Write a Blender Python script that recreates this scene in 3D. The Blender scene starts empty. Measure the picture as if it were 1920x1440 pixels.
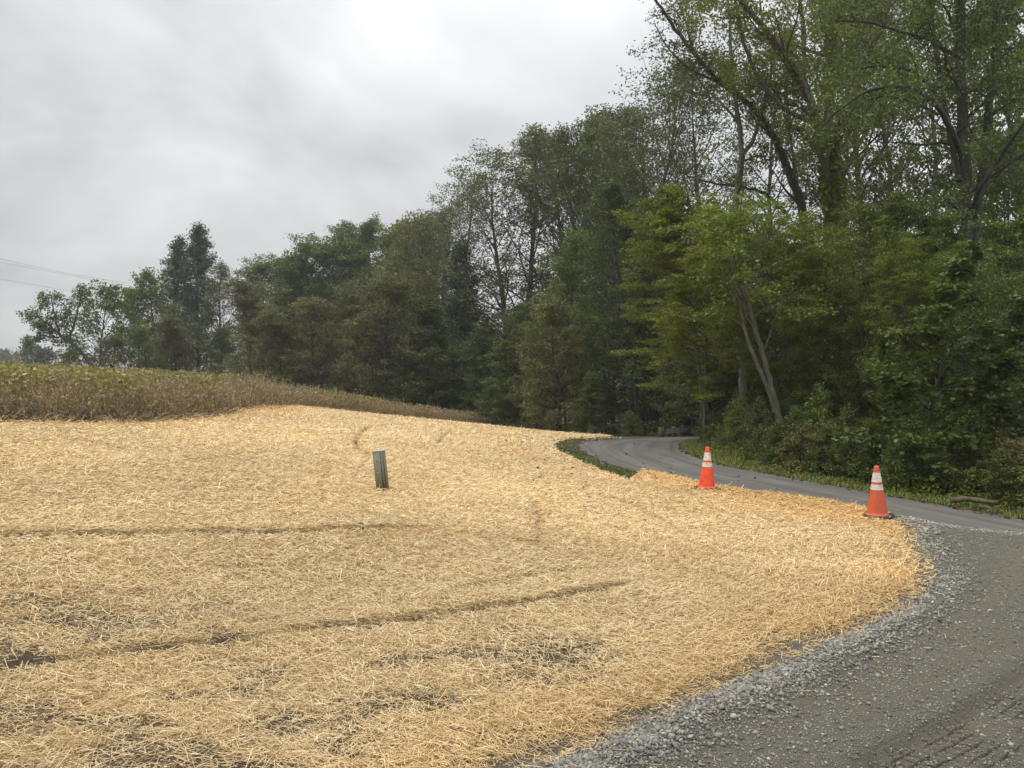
import bpy, math
import numpy as np
from mathutils import Vector, Matrix

# ------------------------------------------------------------------ camera, world, sun, exposure
FPX = 1442.0                       # focal length in pixels of the 1920 wide picture
CAMZ = 2.1
PITCH = math.atan(30.0 / FPX)      # looking slightly down
scene = bpy.context.scene
COL = scene.collection
cd = bpy.data.cameras.new("camera")
cam = bpy.data.objects.new("camera", cd)
COL.objects.link(cam)
cd.sensor_width = 36.0
cd.lens = 36.0 * FPX / 1920.0
cd.clip_start = 0.05
cd.clip_end = 3000.0
cam.location = (0, 0, CAMZ)
cam.rotation_euler = (math.pi / 2 - PITCH, 0, 0)
scene.camera = cam

SUN_EL, SUN_AZ = math.radians(58), math.radians(-95)     # azimuth measured from +Y towards +X
world = bpy.data.worlds.new("World")
scene.world = world
world.use_nodes = True
wn, wl = world.node_tree.nodes, world.node_tree.links
wn.clear()
wo = wn.new("ShaderNodeOutputWorld")
bg = wn.new("ShaderNodeBackground")
bg.inputs["Strength"].default_value = 0.1
wl.new(bg.outputs[0], wo.inputs[0])
sky = wn.new("ShaderNodeTexSky")
sky.sky_type = 'NISHITA'
sky.sun_disc = False
sky.sun_elevation = SUN_EL
sky.sun_rotation = SUN_AZ
tc = wn.new("ShaderNodeTexCoord")
sep = wn.new("ShaderNodeSeparateXYZ")
wl.new(tc.outputs["Generated"], sep.inputs[0])


def wmath(op, a, b=None, clamp=False):
    n = wn.new("ShaderNodeMath")
    n.operation = op
    n.use_clamp = clamp
    for i, v in enumerate((a, b)):
        if v is None:
            continue
        if isinstance(v, (int, float)):
            n.inputs[i].default_value = v
        else:
            wl.new(v, n.inputs[i])
    return n.outputs[0]


zc = wmath('MAXIMUM', sep.outputs[2], 0.0)
den = wmath('ADD', zc, 0.38)
cx = wmath('DIVIDE', sep.outputs[0], den)
cy = wmath('DIVIDE', sep.outputs[1], den)
comb = wn.new("ShaderNodeCombineXYZ")
wl.new(cx, comb.inputs[0])
wl.new(cy, comb.inputs[1])
n1 = wn.new("ShaderNodeTexNoise")
n1.inputs["Scale"].default_value = 1.6
n1.inputs["Detail"].default_value = 5
n1.inputs["Roughness"].default_value = 0.52
n1.inputs["Distortion"].default_value = 0.35
wl.new(comb.outputs[0], n1.inputs["Vector"])
cr = wn.new("ShaderNodeValToRGB")
cr.color_ramp.elements[0].position = 0.36
cr.color_ramp.elements[0].color = (0.43, 0.44, 0.462, 1)
cr.color_ramp.elements[1].position = 0.64
cr.color_ramp.elements[1].color = (0.70, 0.70, 0.708, 1)
wl.new(n1.outputs[0], cr.inputs[0])
# cloud cover is brighter overhead and towards the right
zb = wmath('MULTIPLY', wmath('POWER', zc, 2.0), 2.6)
rgt = wmath('MULTIPLY', wmath('ADD', sep.outputs[0], 0.25), 0.22)
gain = wmath('MULTIPLY', wmath('ADD', wmath('ADD', zb, rgt), 0.86), 10.0)
mul = wn.new("ShaderNodeVectorMath")
mul.operation = 'SCALE'
wl.new(cr.outputs[0], mul.inputs[0])
wl.new(gain, mul.inputs["Scale"])
mix = wn.new("ShaderNodeMixRGB")
mix.inputs[0].default_value = 0.96
wl.new(sky.outputs[0], mix.inputs[1])
wl.new(mul.outputs[0], mix.inputs[2])
wl.new(mix.outputs[0], bg.inputs["Color"])

sd = bpy.data.lights.new("sun", 'SUN')
sd.energy = 1.3
sd.angle = math.radians(14)
sd.color = (1.0, 0.95, 0.86)
sun = bpy.data.objects.new("sun", sd)
COL.objects.link(sun)
sun_dir = Vector((math.sin(SUN_AZ) * math.cos(SUN_EL), math.cos(SUN_AZ) * math.cos(SUN_EL), math.sin(SUN_EL)))
sun.rotation_euler = sun_dir.to_track_quat('Z', 'Y').to_euler()
sun.location = (0, 0, 60)

vs = scene.view_settings
vs.view_transform = 'Standard'
vs.look = 'None'
vs.exposure = 0.35
vs.gamma = 1.0
vs.use_curve_mapping = False
scene.cycles.max_bounces = 6
scene.cycles.diffuse_bounces = 3
scene.cycles.transmission_bounces = 3
scene.cycles.use_denoising = True


# ------------------------------------------------------------------ numeric helpers
def smooth(x, a, b):
    t = np.clip((np.asarray(x, float) - a) / (b - a), 0, 1)
    return t * t * (3 - 2 * t)


HX = np.array([-60, -30, -14, -8.0, -6.3, -4.5, -2.2, -0.5, 2.0, 4.0, 60.0])
HZ = np.array([1.6, 1.55, 1.42, 1.17, 0.93, 0.76, 0.54, 0.37, 0.10, 0.0, 0.0])


def terrain(x, y):
    x = np.asarray(x, float)
    y = np.asarray(y, float)
    h = (np.interp(x - 0.6, HX, HZ) + np.interp(x + 0.6, HX, HZ) + np.interp(x, HX, HZ)) / 3
    h = h * (0.30 + 0.70 * smooth(y, 2.5, 11))
    u = np.clip(y - 14, 0, None)
    f = np.where(u < 16, 0.0025 * u * u, 0.64 + 0.08 * (np.minimum(u, 46) - 16))
    f = f + np.where(u > 46, 0.02 * (np.minimum(u, 200) - 46), 0)
    return h - f


def hash2(i, j, seed):
    n = (i.astype(np.int64) * 374761393 + j.astype(np.int64) * 668265263 + seed * 1442695041) & 0xFFFFFFFF
    n = ((n ^ (n >> 13)) * 1274126177) & 0xFFFFFFFF
    return ((n ^ (n >> 16)) & 0xFFFF) / 65535.0


def vnoise(x, y, seed=0):
    i = np.floor(x)
    j = np.floor(y)
    fx = x - i
    fy = y - j
    fx = fx * fx * (3 - 2 * fx)
    fy = fy * fy * (3 - 2 * fy)
    a, b = hash2(i, j, seed), hash2(i + 1, j, seed)
    c, d = hash2(i, j + 1, seed), hash2(i + 1, j + 1, seed)
    return (a * (1 - fx) + b * fx) * (1 - fy) + (c * (1 - fx) + d * fx) * fy


def fbm(x, y, seed=0, oct=4):
    s = 0
    a = 0.5
    t = 0
    for k in range(oct):
        s = s + a * vnoise(x * 2 ** k, y * 2 ** k, seed + k * 17)
        t += a
        a *= 0.5
    return s / t


def ray(u, v):
    """direction (x, 1, z) of the sight line through a picture point"""
    cx_, cy_ = (u - 960) / FPX, -(v - 720) / FPX
    c, s = math.cos(PITCH), math.sin(PITCH)
    dy = c + cy_ * s
    dz = -s + cy_ * c
    return cx_ / dy, dz / dy


def at(u, v, depth):
    a, b = ray(u, v)
    return (a * depth, depth, CAMZ + b * depth)


LIFT = [0.0]


def gnd(u, v, ymax=75.0):
    """the point of the ground seen at a picture point"""
    a, b = ray(u, v)
    ys = np.linspace(1.0, ymax, 3000)
    cl = CAMZ + b * ys - terrain(a * ys, ys) - LIFT[0]
    k = np.where(cl < 0)[0]
    k = k[0] if len(k) else int(np.argmin(np.where(ys > 8, cl, 99)))
    return (a * ys[k], ys[k])


def gpoly(pts):
    return np.array([gnd(*p) if len(p) == 2 else p[:2] for p in pts])


def inside(px, py, poly):
    px = np.asarray(px)
    py = np.asarray(py)
    res = np.zeros(px.shape, bool)
    n = len(poly)
    for i in range(n):
        x0, y0 = poly[i]
        x1, y1 = poly[(i + 1) % n]
        if y0 == y1:
            continue
        c = ((y0 > py) != (y1 > py)) & (px < (x1 - x0) * (py - y0) / (y1 - y0) + x0)
        res ^= c
    return res


def polydist(px, py, line):
    """distance to an open polyline, signed side (+ left of travel), arc length"""
    best = np.full(px.shape, 1e9)
    side = np.zeros(px.shape)
    arc = np.zeros(px.shape)
    acc = 0.0
    for i in range(len(line) - 1):
        ax, ay = line[i]
        bx_, by_ = line[i + 1]
        dx, dy = bx_ - ax, by_ - ay
        L = math.hypot(dx, dy)
        t = np.clip(((px - ax) * dx + (py - ay) * dy) / (L * L), 0, 1)
        qx, qy = ax + t * dx, ay + t * dy
        d = np.hypot(px - qx, py - qy)
        s = np.sign(dx * (py - ay) - dy * (px - ax))
        m = d < best
        best = np.where(m, d, best)
        side = np.where(m, s, side)
        arc = np.where(m, acc + t * L, arc)
        acc += L
    return best, side, arc


def chaikin(p, n=2, closed=False):
    p = np.asarray(p, float)
    for _ in range(n):
        q = []
        m = len(p) if closed else len(p) - 1
        if not closed:
            q.append(p[0])
        for i in range(m):
            a, b = p[i], p[(i + 1) % len(p)]
            q += [a * .75 + b * .25, a * .25 + b * .75]
        if not closed:
            q.append(p[-1])
        p = np.array(q)
    return p


# ------------------------------------------------------------------ mesh helpers
def mkmesh(name, V, F, mat=None, attrs=None, smooth_shade=False):
    """V (n,3); F (m,k) array or list of such arrays"""
    Fs = F if isinstance(F, list) else [F]
    Fs = [np.asarray(f, np.int32) for f in Fs if len(f)]
    me = bpy.data.meshes.new(name)
    V = np.asarray(V, np.float32)
    me.vertices.add(len(V))
    me.vertices.foreach_set("co", V.ravel())
    loops = np.concatenate([f.ravel() for f in Fs])
    tot = np.concatenate([np.full(len(f), f.shape[1], np.int32) for f in Fs])
    st = np.concatenate([[0], np.cumsum(tot)[:-1]]).astype(np.int32)
    me.loops.add(len(loops))
    me.loops.foreach_set("vertex_index", loops)
    me.polygons.add(len(tot))
    me.polygons.foreach_set("loop_start", st)
    me.polygons.foreach_set("loop_total", tot)
    if smooth_shade:
        me.polygons.foreach_set("use_smooth", np.ones(len(tot), bool))
    if attrs:
        for k, a in attrs.items():
            a = np.asarray(a, np.float32)
            if a.ndim == 1:
                at_ = me.attributes.new(k, 'FLOAT', 'POINT')
                at_.data.foreach_set("value", a)
            else:
                at_ = me.attributes.new(k, 'FLOAT_COLOR', 'POINT')
                at_.data.foreach_set("color", np.concatenate([a, np.ones((len(a), 1), np.float32)], 1).ravel())
    me.update()
    me.validate()
    if mat:
        me.materials.append(mat)
    return me


def obj(name, me, parent=None, label=None, cat=None, group=None, kind=None):
    o = bpy.data.objects.new(name, me)
    COL.objects.link(o)
    if parent:
        o.parent = parent
    if label:
        o["label"] = label
    if cat:
        o["category"] = cat
    if group:
        o["group"] = group
    if kind:
        o["kind"] = kind
    return o


class MB:
    """collects shapes into one mesh"""

    def __init__(self):
        self.V, self.F, self.n = [], {}, 0
        self.A = []

    def add(self, V, F, a=None):
        V = np.asarray(V, float)
        F = np.asarray(F, int) + self.n
        self.F.setdefault(F.shape[1], []).append(F)
        self.V.append(V)
        self.A.append(np.full(len(V), 0.0 if a is None else a) if np.isscalar(a) or a is None else a)
        self.n += len(V)

    def box(self, c, s, M=None):
        x, y, z = s[0] / 2, s[1] / 2, s[2] / 2
        V = np.array([[-x, -y, -z], [x, -y, -z], [x, y, -z], [-x, y, -z], [-x, -y, z], [x, -y, z], [x, y, z], [-x, y, z]])
        if M is not None:
            V = V @ np.array(M).T
        self.add(V + np.array(c), [[0, 3, 2, 1], [4, 5, 6, 7], [0, 1, 5, 4], [1, 2, 6, 5], [2, 3, 7, 6], [3, 0, 4, 7]])

    def lathe(self, prof, n=32, cap0=True, cap1=True):
        V = []
        for r, z in prof:
            for k in range(n):
                a = 2 * math.pi * k / n
                V.append((r * math.cos(a), r * math.sin(a), z))
        F = []
        for i in range(len(prof) - 1):
            for k in range(n):
                F.append((i * n + k, i * n + (k + 1) % n, (i + 1) * n + (k + 1) % n, (i + 1) * n + k))
        self.add(V, F)
        base = self.n - len(V)
        if cap0:
            self.F.setdefault(n, []).append(np.array([[base + k for k in range(n)][::-1]]))
        if cap1:
            self.F.setdefault(n, []).append(np.array([[base + (len(prof) - 1) * n + k for k in range(n)]]))

    def tube(self, pts, rad, n=6):
        pts = np.asarray(pts, float)
        m = len(pts)
        rad = np.asarray(rad, float) if not np.isscalar(rad) else np.full(m, rad)
        d = np.gradient(pts, axis=0)
        d /= np.linalg.norm(d, axis=1)[:, None] + 1e-9
        ref = np.array([0.31, 0.95, 0.05]) if abs(d[0][2]) > 0.5 else np.array([0, 0, 1.0])
        a = np.cross(d, ref)
        a /= np.linalg.norm(a, axis=1)[:, None] + 1e-9
        b = np.cross(d, a)
        th = np.arange(n) * 2 * math.pi / n
        V = (pts[:, None, :] + rad[:, None, None] * (np.cos(th)[None, :, None] * a[:, None, :] + np.sin(th)[None, :, None] * b[:, None, :])).reshape(-1, 3)
        i = np.arange(m - 1)[:, None] * n
        k = np.arange(n)[None, :]
        k2 = (k + 1) % n
        F = np.stack([i + k, i + k2, i + n + k2, i + n + k], -1).reshape(-1, 4)
        self.add(V, F)

    def mesh(self, name, mat, smooth_shade=False, attr=None):
        return mkmesh(name, np.concatenate(self.V), [np.concatenate(f) for f in self.F.values()], mat,
                      {attr: np.concatenate(self.A)} if attr else None, smooth_shade)


# ------------------------------------------------------------------ materials
def newmat(name):
    m = bpy.data.materials.new(name)
    m.use_nodes = True
    nt = m.node_tree
    b = nt.nodes["Principled BSDF"]
    return m, nt, b


def N(nt, t, **kw):
    n = nt.nodes.new(t)
    for k, v in kw.items():
        if k in n.inputs:
            n.inputs[k].default_value = v
        else:
            setattr(n, k, v)
    return n


def ramp(nt, fac, stops):
    r = nt.nodes.new("ShaderNodeValToRGB")
    e = r.color_ramp.elements
    while len(e) < len(stops):
        e.new(0.5)
    for i, (p, c) in enumerate(stops):
        e[i].position = p
        e[i].color = (*c, 1)
    nt.links.new(fac, r.inputs[0])
    return r.outputs[0]


def noise(nt, scale, detail=4, rough=0.55, vec=None):
    n = N(nt, "ShaderNodeTexNoise")
    n.inputs["Scale"].default_value = scale
    n.inputs["Detail"].default_value = detail
    n.inputs["Roughness"].default_value = rough
    if vec is None:
        t = N(nt, "ShaderNodeTexCoord")
        vec = t.outputs["Object"]
    nt.links.new(vec, n.inputs["Vector"])
    return n.outputs[0]


def mixc(nt, f, a, b, mode='MIX'):
    n = N(nt, "ShaderNodeMixRGB")
    n.blend_type = mode
    for i, v in enumerate((f, a, b)):
        if isinstance(v, (int, float)):
            n.inputs[i].default_value = v
        elif isinstance(v, tuple):
            n.inputs[i].default_value = (*v, 1)
        else:
            nt.links.new(v, n.inputs[i])
    return n.outputs[0]


def mth(nt, op, a, b=0.0, clamp=False):
    n = N(nt, "ShaderNodeMath")
    n.operation = op
    n.use_clamp = clamp
    for i, v in enumerate((a, b)):
        if isinstance(v, (int, float)):
            n.inputs[i].default_value = v
        else:
            nt.links.new(v, n.inputs[i])
    return n.outputs[0]


def attr(nt, name):
    n = N(nt, "ShaderNodeAttribute")
    n.attribute_name = name
    return n


def bump(nt, b, h, strength=0.5, dist=0.02):
    n = N(nt, "ShaderNodeBump")
    n.inputs["Strength"].default_value = strength
    n.inputs["Distance"].default_value = dist
    nt.links.new(h, n.inputs["Height"])
    nt.links.new(n.outputs[0], b.inputs["Normal"])


def leafmat(name, c0, c1, c2, trans=0.3, vary=0.16):
    m, nt, b = newmat(name)
    t = attr(nt, "t").outputs["Fac"]
    c = ramp(nt, t, [(0.0, c0), (0.55, c1), (1.0, c2)])
    oi = N(nt, "ShaderNodeObjectInfo")
    hsv = N(nt, "ShaderNodeHueSaturation")
    nt.links.new(c, hsv.inputs["Color"])
    v = mth(nt, 'ADD', mth(nt, 'MULTIPLY', oi.outputs["Random"], vary * 2), 1 - vary)
    nt.links.new(v, hsv.inputs["Value"])
    hu = mth(nt, 'ADD', mth(nt, 'MULTIPLY', mth(nt, 'FRACT', mth(nt, 'MULTIPLY', oi.outputs["Random"], 7.31)), 0.03), 0.485)
    nt.links.new(hu, hsv.inputs["Hue"])
    nt.links.new(hsv.outputs[0], b.inputs["Base Color"])
    b.inputs["Roughness"].default_value = 0.5
    b.inputs["Specular IOR Level"].default_value = 0.35
    tr = N(nt, "ShaderNodeBsdfTranslucent")
    nt.links.new(mixc(nt, 1.0, hsv.outputs[0], (1.0, 1.15, 0.5), 'MULTIPLY'), tr.inputs["Color"])
    mx = N(nt, "ShaderNodeMixShader")
    mx.inputs[0].default_value = trans
    nt.links.new(b.outputs[0], mx.inputs[1])
    nt.links.new(tr.outputs[0], mx.inputs[2])
    nt.links.new(mx.outputs[0], nt.nodes["Material Output"].inputs[0])
    return m


def barkmat(name, ca, cb, cc, scale=6):
    m, nt, b = newmat(name)
    t = N(nt, "ShaderNodeTexCoord")
    mp = N(nt, "ShaderNodeMapping")
    mp.inputs["Scale"].default_value = (1, 1, 0.22)
    nt.links.new(t.outputs["Object"], mp.inputs[0])
    f = noise(nt, scale * 3, 6, 0.65, mp.outputs[0])
    c = ramp(nt, f, [(0.3, ca), (0.52, cb), (0.72, cc)])
    g = noise(nt, 1.3, 3)
    c = mixc(nt, mth(nt, 'MULTIPLY', g, 0.5), c, (0.06, 0.07, 0.035))
    nt.links.new(c, b.inputs["Base Color"])
    b.inputs["Roughness"].default_value = 0.9
    bump(nt, b, f, 0.8, 0.03)
    return m


LM = {
    'dark': leafmat('leaf_dark_green', (0.067, 0.089, 0.026), (0.100, 0.131, 0.035), (0.189, 0.210, 0.051)),
    'grey': leafmat('leaf_grey_green', (0.077, 0.086, 0.034), (0.120, 0.132, 0.048), (0.231, 0.215, 0.066)),
    'blue': leafmat('leaf_blue_green', (0.044, 0.073, 0.040), (0.071, 0.105, 0.053), (0.133, 0.161, 0.070), 0.2),
    'olive': leafmat('leaf_olive_brown', (0.102, 0.091, 0.036), (0.152, 0.146, 0.051), (0.306, 0.250, 0.075)),
    'mid': leafmat('leaf_mid_green', (0.068, 0.100, 0.025), (0.123, 0.160, 0.036), (0.257, 0.250, 0.055)),
    'light': leafmat('leaf_light_green', (0.100, 0.133, 0.020), (0.182, 0.216, 0.032), (0.347, 0.283, 0.054), 0.4, 0.1),
    'yellow': leafmat('leaf_yellow_green', (0.090, 0.120, 0.020), (0.175, 0.200, 0.036), (0.38, 0.30, 0.06), 0.4, 0.1),
    'maple': leafmat('leaf_maple_green', (0.056, 0.084, 0.019), (0.104, 0.141, 0.032), (0.232, 0.242, 0.076), 0.3, 0.1),
    'shrub': leafmat('leaf_shrub_green', (0.056, 0.084, 0.019), (0.099, 0.133, 0.027), (0.281, 0.223, 0.046)),
}
BM = {
    'dark': barkmat('bark_dark', (0.022, 0.019, 0.015), (0.042, 0.038, 0.030), (0.08, 0.074, 0.06)),
    'grey': barkmat('bark_grey', (0.045, 0.04, 0.032), (0.09, 0.083, 0.067), (0.17, 0.155, 0.125)),
    'pale': barkmat('bark_pale', (0.06, 0.056, 0.038), (0.13, 0.125, 0.085), (0.23, 0.22, 0.16)),
}


# ------------------------------------------------------------------ foliage
def frames(rng, n, flat):
    """leaf axis a and width b; flat=1 gives horizontal leaves"""
    nz = rng.normal(size=(n, 3)) * (1.0 - flat) + np.array([0, 0, 1.0]) * (0.25 + flat)
    nz /= np.linalg.norm(nz, axis=1)[:, None]
    r = rng.normal(size=(n, 3))
    a = np.cross(nz, r)
    a /= np.linalg.norm(a, axis=1)[:, None] + 1e-9
    b = np.cross(nz, a)
    return a, b, nz


def leaf_mesh(name, pos, rng, mat, L, W, flat=0.3, tint=None, shape='rhomb'):
    n = len(pos)
    a, b, nz = frames(rng, n, flat)
    s = rng.uniform(0.65, 1.25, n)[:, None]
    a, b = a * s, b * s
    t = np.clip(rng.beta(2.2, 3.0, n) if tint is None else tint + rng.normal(0, 0.13, n), 0, 1)
    if shape == 'rhomb':
        V = np.stack([pos - a * L / 2, pos + b * W / 2 - a * L * .08 - nz * W * .12, pos + a * L / 2, pos - b * W / 2 - a * L * .08 - nz * W * .12], 1)
        k = 4
    else:   # five lobed leaf
        pr = [(-.5, 0), (-.42, .16), (-.22, .42), (-.12, .22), (.12, .5), (.14, .2), (.5, 0), (.14, -.2), (.12, -.5), (-.12, -.22), (-.22, -.42), (-.42, -.16)]
        V = np.stack([pos + a * L * p + b * W * q - nz * (abs(q) * W * .25) for p, q in pr], 1)
        k = len(pr)
    V = V.reshape(-1, 3)
    F = np.arange(n * k).reshape(n, k)
    return mkmesh(name, V, F, mat, {'t': np.repeat(t, k)})


class Tree:
    def __init__(self, seed, P):
        self.rng = np.random.default_rng(seed)
        self.P = P
        self.wood = MB()
        self.sites = []      # (pos, tint)
        self.sides = [9, 5, 4, 3]

    def unit(self, v):
        return v / (np.linalg.norm(v) + 1e-9)

    def path(self, p, d, L, n, wander, trop):
        pts = [p]
        R = self.rng.normal(size=(n, 3)) * wander
        for i in range(n):
            d = self.unit(d + R[i] + np.array([0, 0, trop]))
            p = p + d * (L / n)
            pts.append(p)
        return np.array(pts)

    def branch(self, pts, r0, r1, lvl, L):
        P = self.P
        n = len(pts)
        tt = np.linspace(0, 1, n)
        if lvl < P.get('woodlv', 3):
            self.wood.tube(pts, r0 + (r1 - r0) * tt ** P.get('taper', 0.9), self.sides[min(lvl, 3)])
        if lvl >= 3:
            k = P['leaves']
            t = self.rng.uniform(0.1, 1.05, k)
            idx = np.clip(t, 0, 1) * (n - 1)
            i0 = np.minimum(idx.astype(int), n - 2)
            f = (idx - i0)[:, None]
            q = pts[i0] * (1 - f) + pts[i0 + 1] * f
            sg = P['sig'] * np.array([1, 1, P.get('sigz', 0.7)])
            q = q + self.rng.normal(size=(k, 3)) * sg
            tint = np.clip(self.rng.normal(P.get('tint', .42), .13), 0, 1)
            self.sites.append(np.concatenate([q, np.full((k, 1), tint)], 1))
            return
        self.kids(pts, r0, r1, lvl, L)

    def kids(self, pts, r0, r1, lvl, L, t0=None, count=None, length=None):
        P, rng = self.P, self.rng
        n = len(pts)
        cnt = count if count is not None else P['k'][lvl]
        ts = t0 if t0 is not None else P['t0'][lvl]
        phi = rng.uniform(0, 6.28)
        H = P['H']
        for c in range(cnt):
            f = (c + rng.uniform(0, 1)) / cnt
            t = ts + (1 - ts) * f
            idx = t * (n - 1)
            i0 = min(int(idx), n - 2)
            w = idx - i0
            p = pts[i0] * (1 - w) + pts[i0 + 1] * w
            d = self.unit(pts[i0 + 1] - pts[i0])
            phi += 2.4 + rng.normal(0, .3)
            if length is not None:
                Lc = length(f) * rng.uniform(.75, 1.2)
                ang = P['ang'][1] + rng.normal(0, .12)
            elif lvl == 0:
                Lc = H * P['spread'] * P['prof'](f) * rng.uniform(.72, 1.15)
                a0, a1 = P['ang0']
                ang = a0 + (a1 - a0) * f + rng.normal(0, .1)
            else:
                Lc = L * P['ratio'][lvl] * (1.1 - .55 * f) * rng.uniform(.7, 1.2)
                ang = P['ang'][lvl] + rng.normal(0, .15)
            if Lc < 0.12:
                continue
            s = self.unit(np.cross(d, [.2, .1, 1.0] if abs(d[2]) < .9 else [1, 0, 0]))
            s2 = np.cross(d, s)
            lat = s * math.cos(phi) + s2 * math.sin(phi)
            if lvl >= 1 and P.get('planar'):
                lat = self.unit(lat * np.array([1, 1, 1 - P['planar']]))
            dc = self.unit(d * math.cos(ang) + lat * math.sin(ang))
            rr = max((r0 + (r1 - r0) * t) * P.get('rk', .5), .006)
            nl = lvl + 1
            ns = [0, 6, 4, 3][nl] if nl < 4 else 3
            q = self.path(p, dc, Lc, ns, P['wander'], P['trop'][nl])
            self.branch(q, rr, rr * .3, nl, Lc)

    def done(self, name, bark, leaf, ivy=None):
        P = self.P
        S = np.concatenate(self.sites) if self.sites else np.zeros((0, 4))
        if P.get('clear'):
            S = S[S[:, 2] > P['clear']]
        wm = self.wood.mesh(name + "_wood", bark, True)
        lm = leaf_mesh(name + "_leaves", S[:, :3], self.rng, leaf, P['leaf'][0], P['leaf'][1], P.get('flat', .3), S[:, 3], P.get('shape', 'rhomb'))
        return wm, lm


PROF = {
    'round': lambda f: math.sqrt(max(0.05, 1 - (2 * f - 0.75) ** 2 / 1.6)),
    'cone': lambda f: 1.02 - 0.88 * f,
    'col': lambda f: (0.75 + .35 * math.sin(3.1 * f)) * (1 - .75 * f ** 3),
    'vase': lambda f: 0.55 + 0.5 * math.sin(math.pi * min(1, f * .95)),
    'pyr': lambda f: (1.02 - f) ** .62,
    'low': lambda f: 1.0 - 0.45 * f,
}


def proto(name, seed, bark, leafm, **P):
    P['prof'] = PROF[P['prof']]
    T = Tree(seed, P)
    H = P['H']
    tr = T.path(np.array([0, 0, -0.3]), np.array([0, 0, 1.0]), H + .3, 12, P.get('twander', .05), .08)
    T.wood.tube(tr, np.interp(np.linspace(0, 1, 13), [0, .05, .6, 1], [P['r'] * 1.35, P['r'], P['r'] * .55, .02]), 9)
    T.kids(tr, P['r'], .03, 0, H)
    return T.done(name, BM[bark], LM[leafm])


base = dict(wander=.16, trop=[0, .05, .02, 0], ang=[0, .8, .8, .8], ratio=[0, .48, .5], t0=[.3, .2, .15], k=[44, 6, 4])


def B(**k):
    d = dict(base)
    d.update(k)
    return d


PR = {}
PR['tall1'] = proto('tall1', 1, 'grey', 'grey', **B(H=22, r=.26, spread=.22, prof='vase', ang0=(1.15, .35), leaves=10, sig=0.24, sigz=.5, flat=.42, ratio=[0, .50, .34], woodlv=4, leaf=(.18, .105), t0=[.28, .25, .2], k=[46, 6, 4]))
PR['tall2'] = proto('tall2', 2, 'grey', 'grey', **B(H=22, r=.24, spread=.20, prof='col', ang0=(1.2, .4), leaves=13, sig=0.24, sigz=.5, flat=.42, ratio=[0, .50, .34], woodlv=4, leaf=(.18, .105), t0=[.22, .25, .2], k=[48, 6, 4]))
PR['tall3'] = proto('tall3', 3, 'dark', 'dark', **B(H=22, r=.28, spread=.24, prof='round', ang0=(1.3, .35), leaves=27, sig=0.28, sigz=.5, flat=.42, ratio=[0, .50, .34], leaf=(.19, .12), t0=[.2, .2, .2], k=[50, 6, 4]))
PR['round1'] = proto('round1', 4, 'dark', 'mid', **B(H=14, r=.2, spread=.30, prof='round', ang0=(1.4, .4), leaves=27, sig=0.25, sigz=.5, flat=.42, ratio=[0, .50, .34], leaf=(.17, .11), t0=[.12, .2, .2], k=[46, 6, 4]))
PR['round2'] = proto('round2', 5, 'dark', 'dark', **B(H=14, r=.2, spread=.28, prof='round', ang0=(1.4, .35), leaves=32, sig=0.25, sigz=.5, flat=.42, ratio=[0, .50, .34], leaf=(.17, .11), t0=[.08, .2, .2], k=[46, 6, 4]))
PR['point'] = proto('point', 6, 'dark', 'blue', **B(H=18, r=.2, spread=.20, prof='pyr', ang0=(1.25, .5), leaves=26, sig=.24, leaf=(.2, .13), t0=[.06, .15, .2], k=[58, 6, 3], twander=.02))
PR['olive1'] = proto('olive1', 7, 'dark', 'olive', **B(H=11, r=.14, spread=.34, prof='low', ang0=(1.35, .3), leaves=27, sig=0.22, sigz=.5, flat=.42, ratio=[0, .50, .34], leaf=(.16, .10), t0=[.03, .15, .2], k=[48, 6, 4]))
PR['olive2'] = proto('olive2', 8, 'dark', 'olive', **B(H=11, r=.14, spread=.32, prof='round', ang0=(1.5, .3), leaves=20, sig=0.22, sigz=.5, flat=.42, ratio=[0, .50, .34], leaf=(.16, .10), t0=[.02, .15, .2], k=[48, 6, 4]))
PR['dbush'] = proto('dbush', 9, 'dark', 'dark', **B(H=9, r=.12, spread=.38, prof='low', ang0=(1.4, .3), leaves=30, sig=0.20, sigz=.5, flat=.42, ratio=[0, .50, .34], leaf=(.17, .11), t0=[.03, .15, .2], k=[44, 6, 4]))
PR['airy'] = proto('airy', 10, 'dark', 'mid', **B(H=9, r=.12, spread=.34, prof='round', ang0=(1.1, .4), leaves=9, sig=.16, leaf=(.2, .12), t0=[.25, .25, .2], k=[30, 6, 4], woodlv=4))
PR['under1'] = proto('under1', 11, 'grey', 'light', **B(H=10, r=.11, spread=.36, prof='low', ang0=(1.45, .7), leaves=28, sig=.15, sigz=.25, leaf=(.115, .075), t0=[.36, .2, .15], k=[40, 7, 5], planar=.75, flat=.62, trop=[0, .02, -.03, -.04], ratio=[0, .42, .45]))
PR['under2'] = proto('under2', 12, 'grey', 'yellow', **B(H=10, r=.11, spread=.38, prof='vase', ang0=(1.4, .6), leaves=26, sig=.16, sigz=.25, leaf=(.11, .07), t0=[.36, .2, .15], k=[40, 7, 5], planar=.75, flat=.6, trop=[0, .02, -.03, -.04], ratio=[0, .42, .45]))
PR['under3'] = proto('under3', 13, 'dark', 'mid', **B(H=10, r=.11, spread=.34, prof='round', ang0=(1.45, .6), leaves=26, sig=.17, sigz=.3, leaf=(.12, .075), t0=[.15, .2, .15], k=[40, 7, 5], planar=.6, flat=.5, trop=[0, .02, -.03, -.04], ratio=[0, .42, .45]))
PR['maple'] = proto('maple', 14, 'dark', 'maple', **B(H=6.5, r=.07, spread=.36, prof='low', ang0=(1.45, .5), leaves=13, sig=.12, sigz=.35, leaf=(.17, .17), t0=[.08, .25, .15], k=[30, 6, 4], planar=.6, flat=.6, shape='lobed', trop=[0, .02, -.05, -.08], ratio=[0, .42, .45]))
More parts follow.
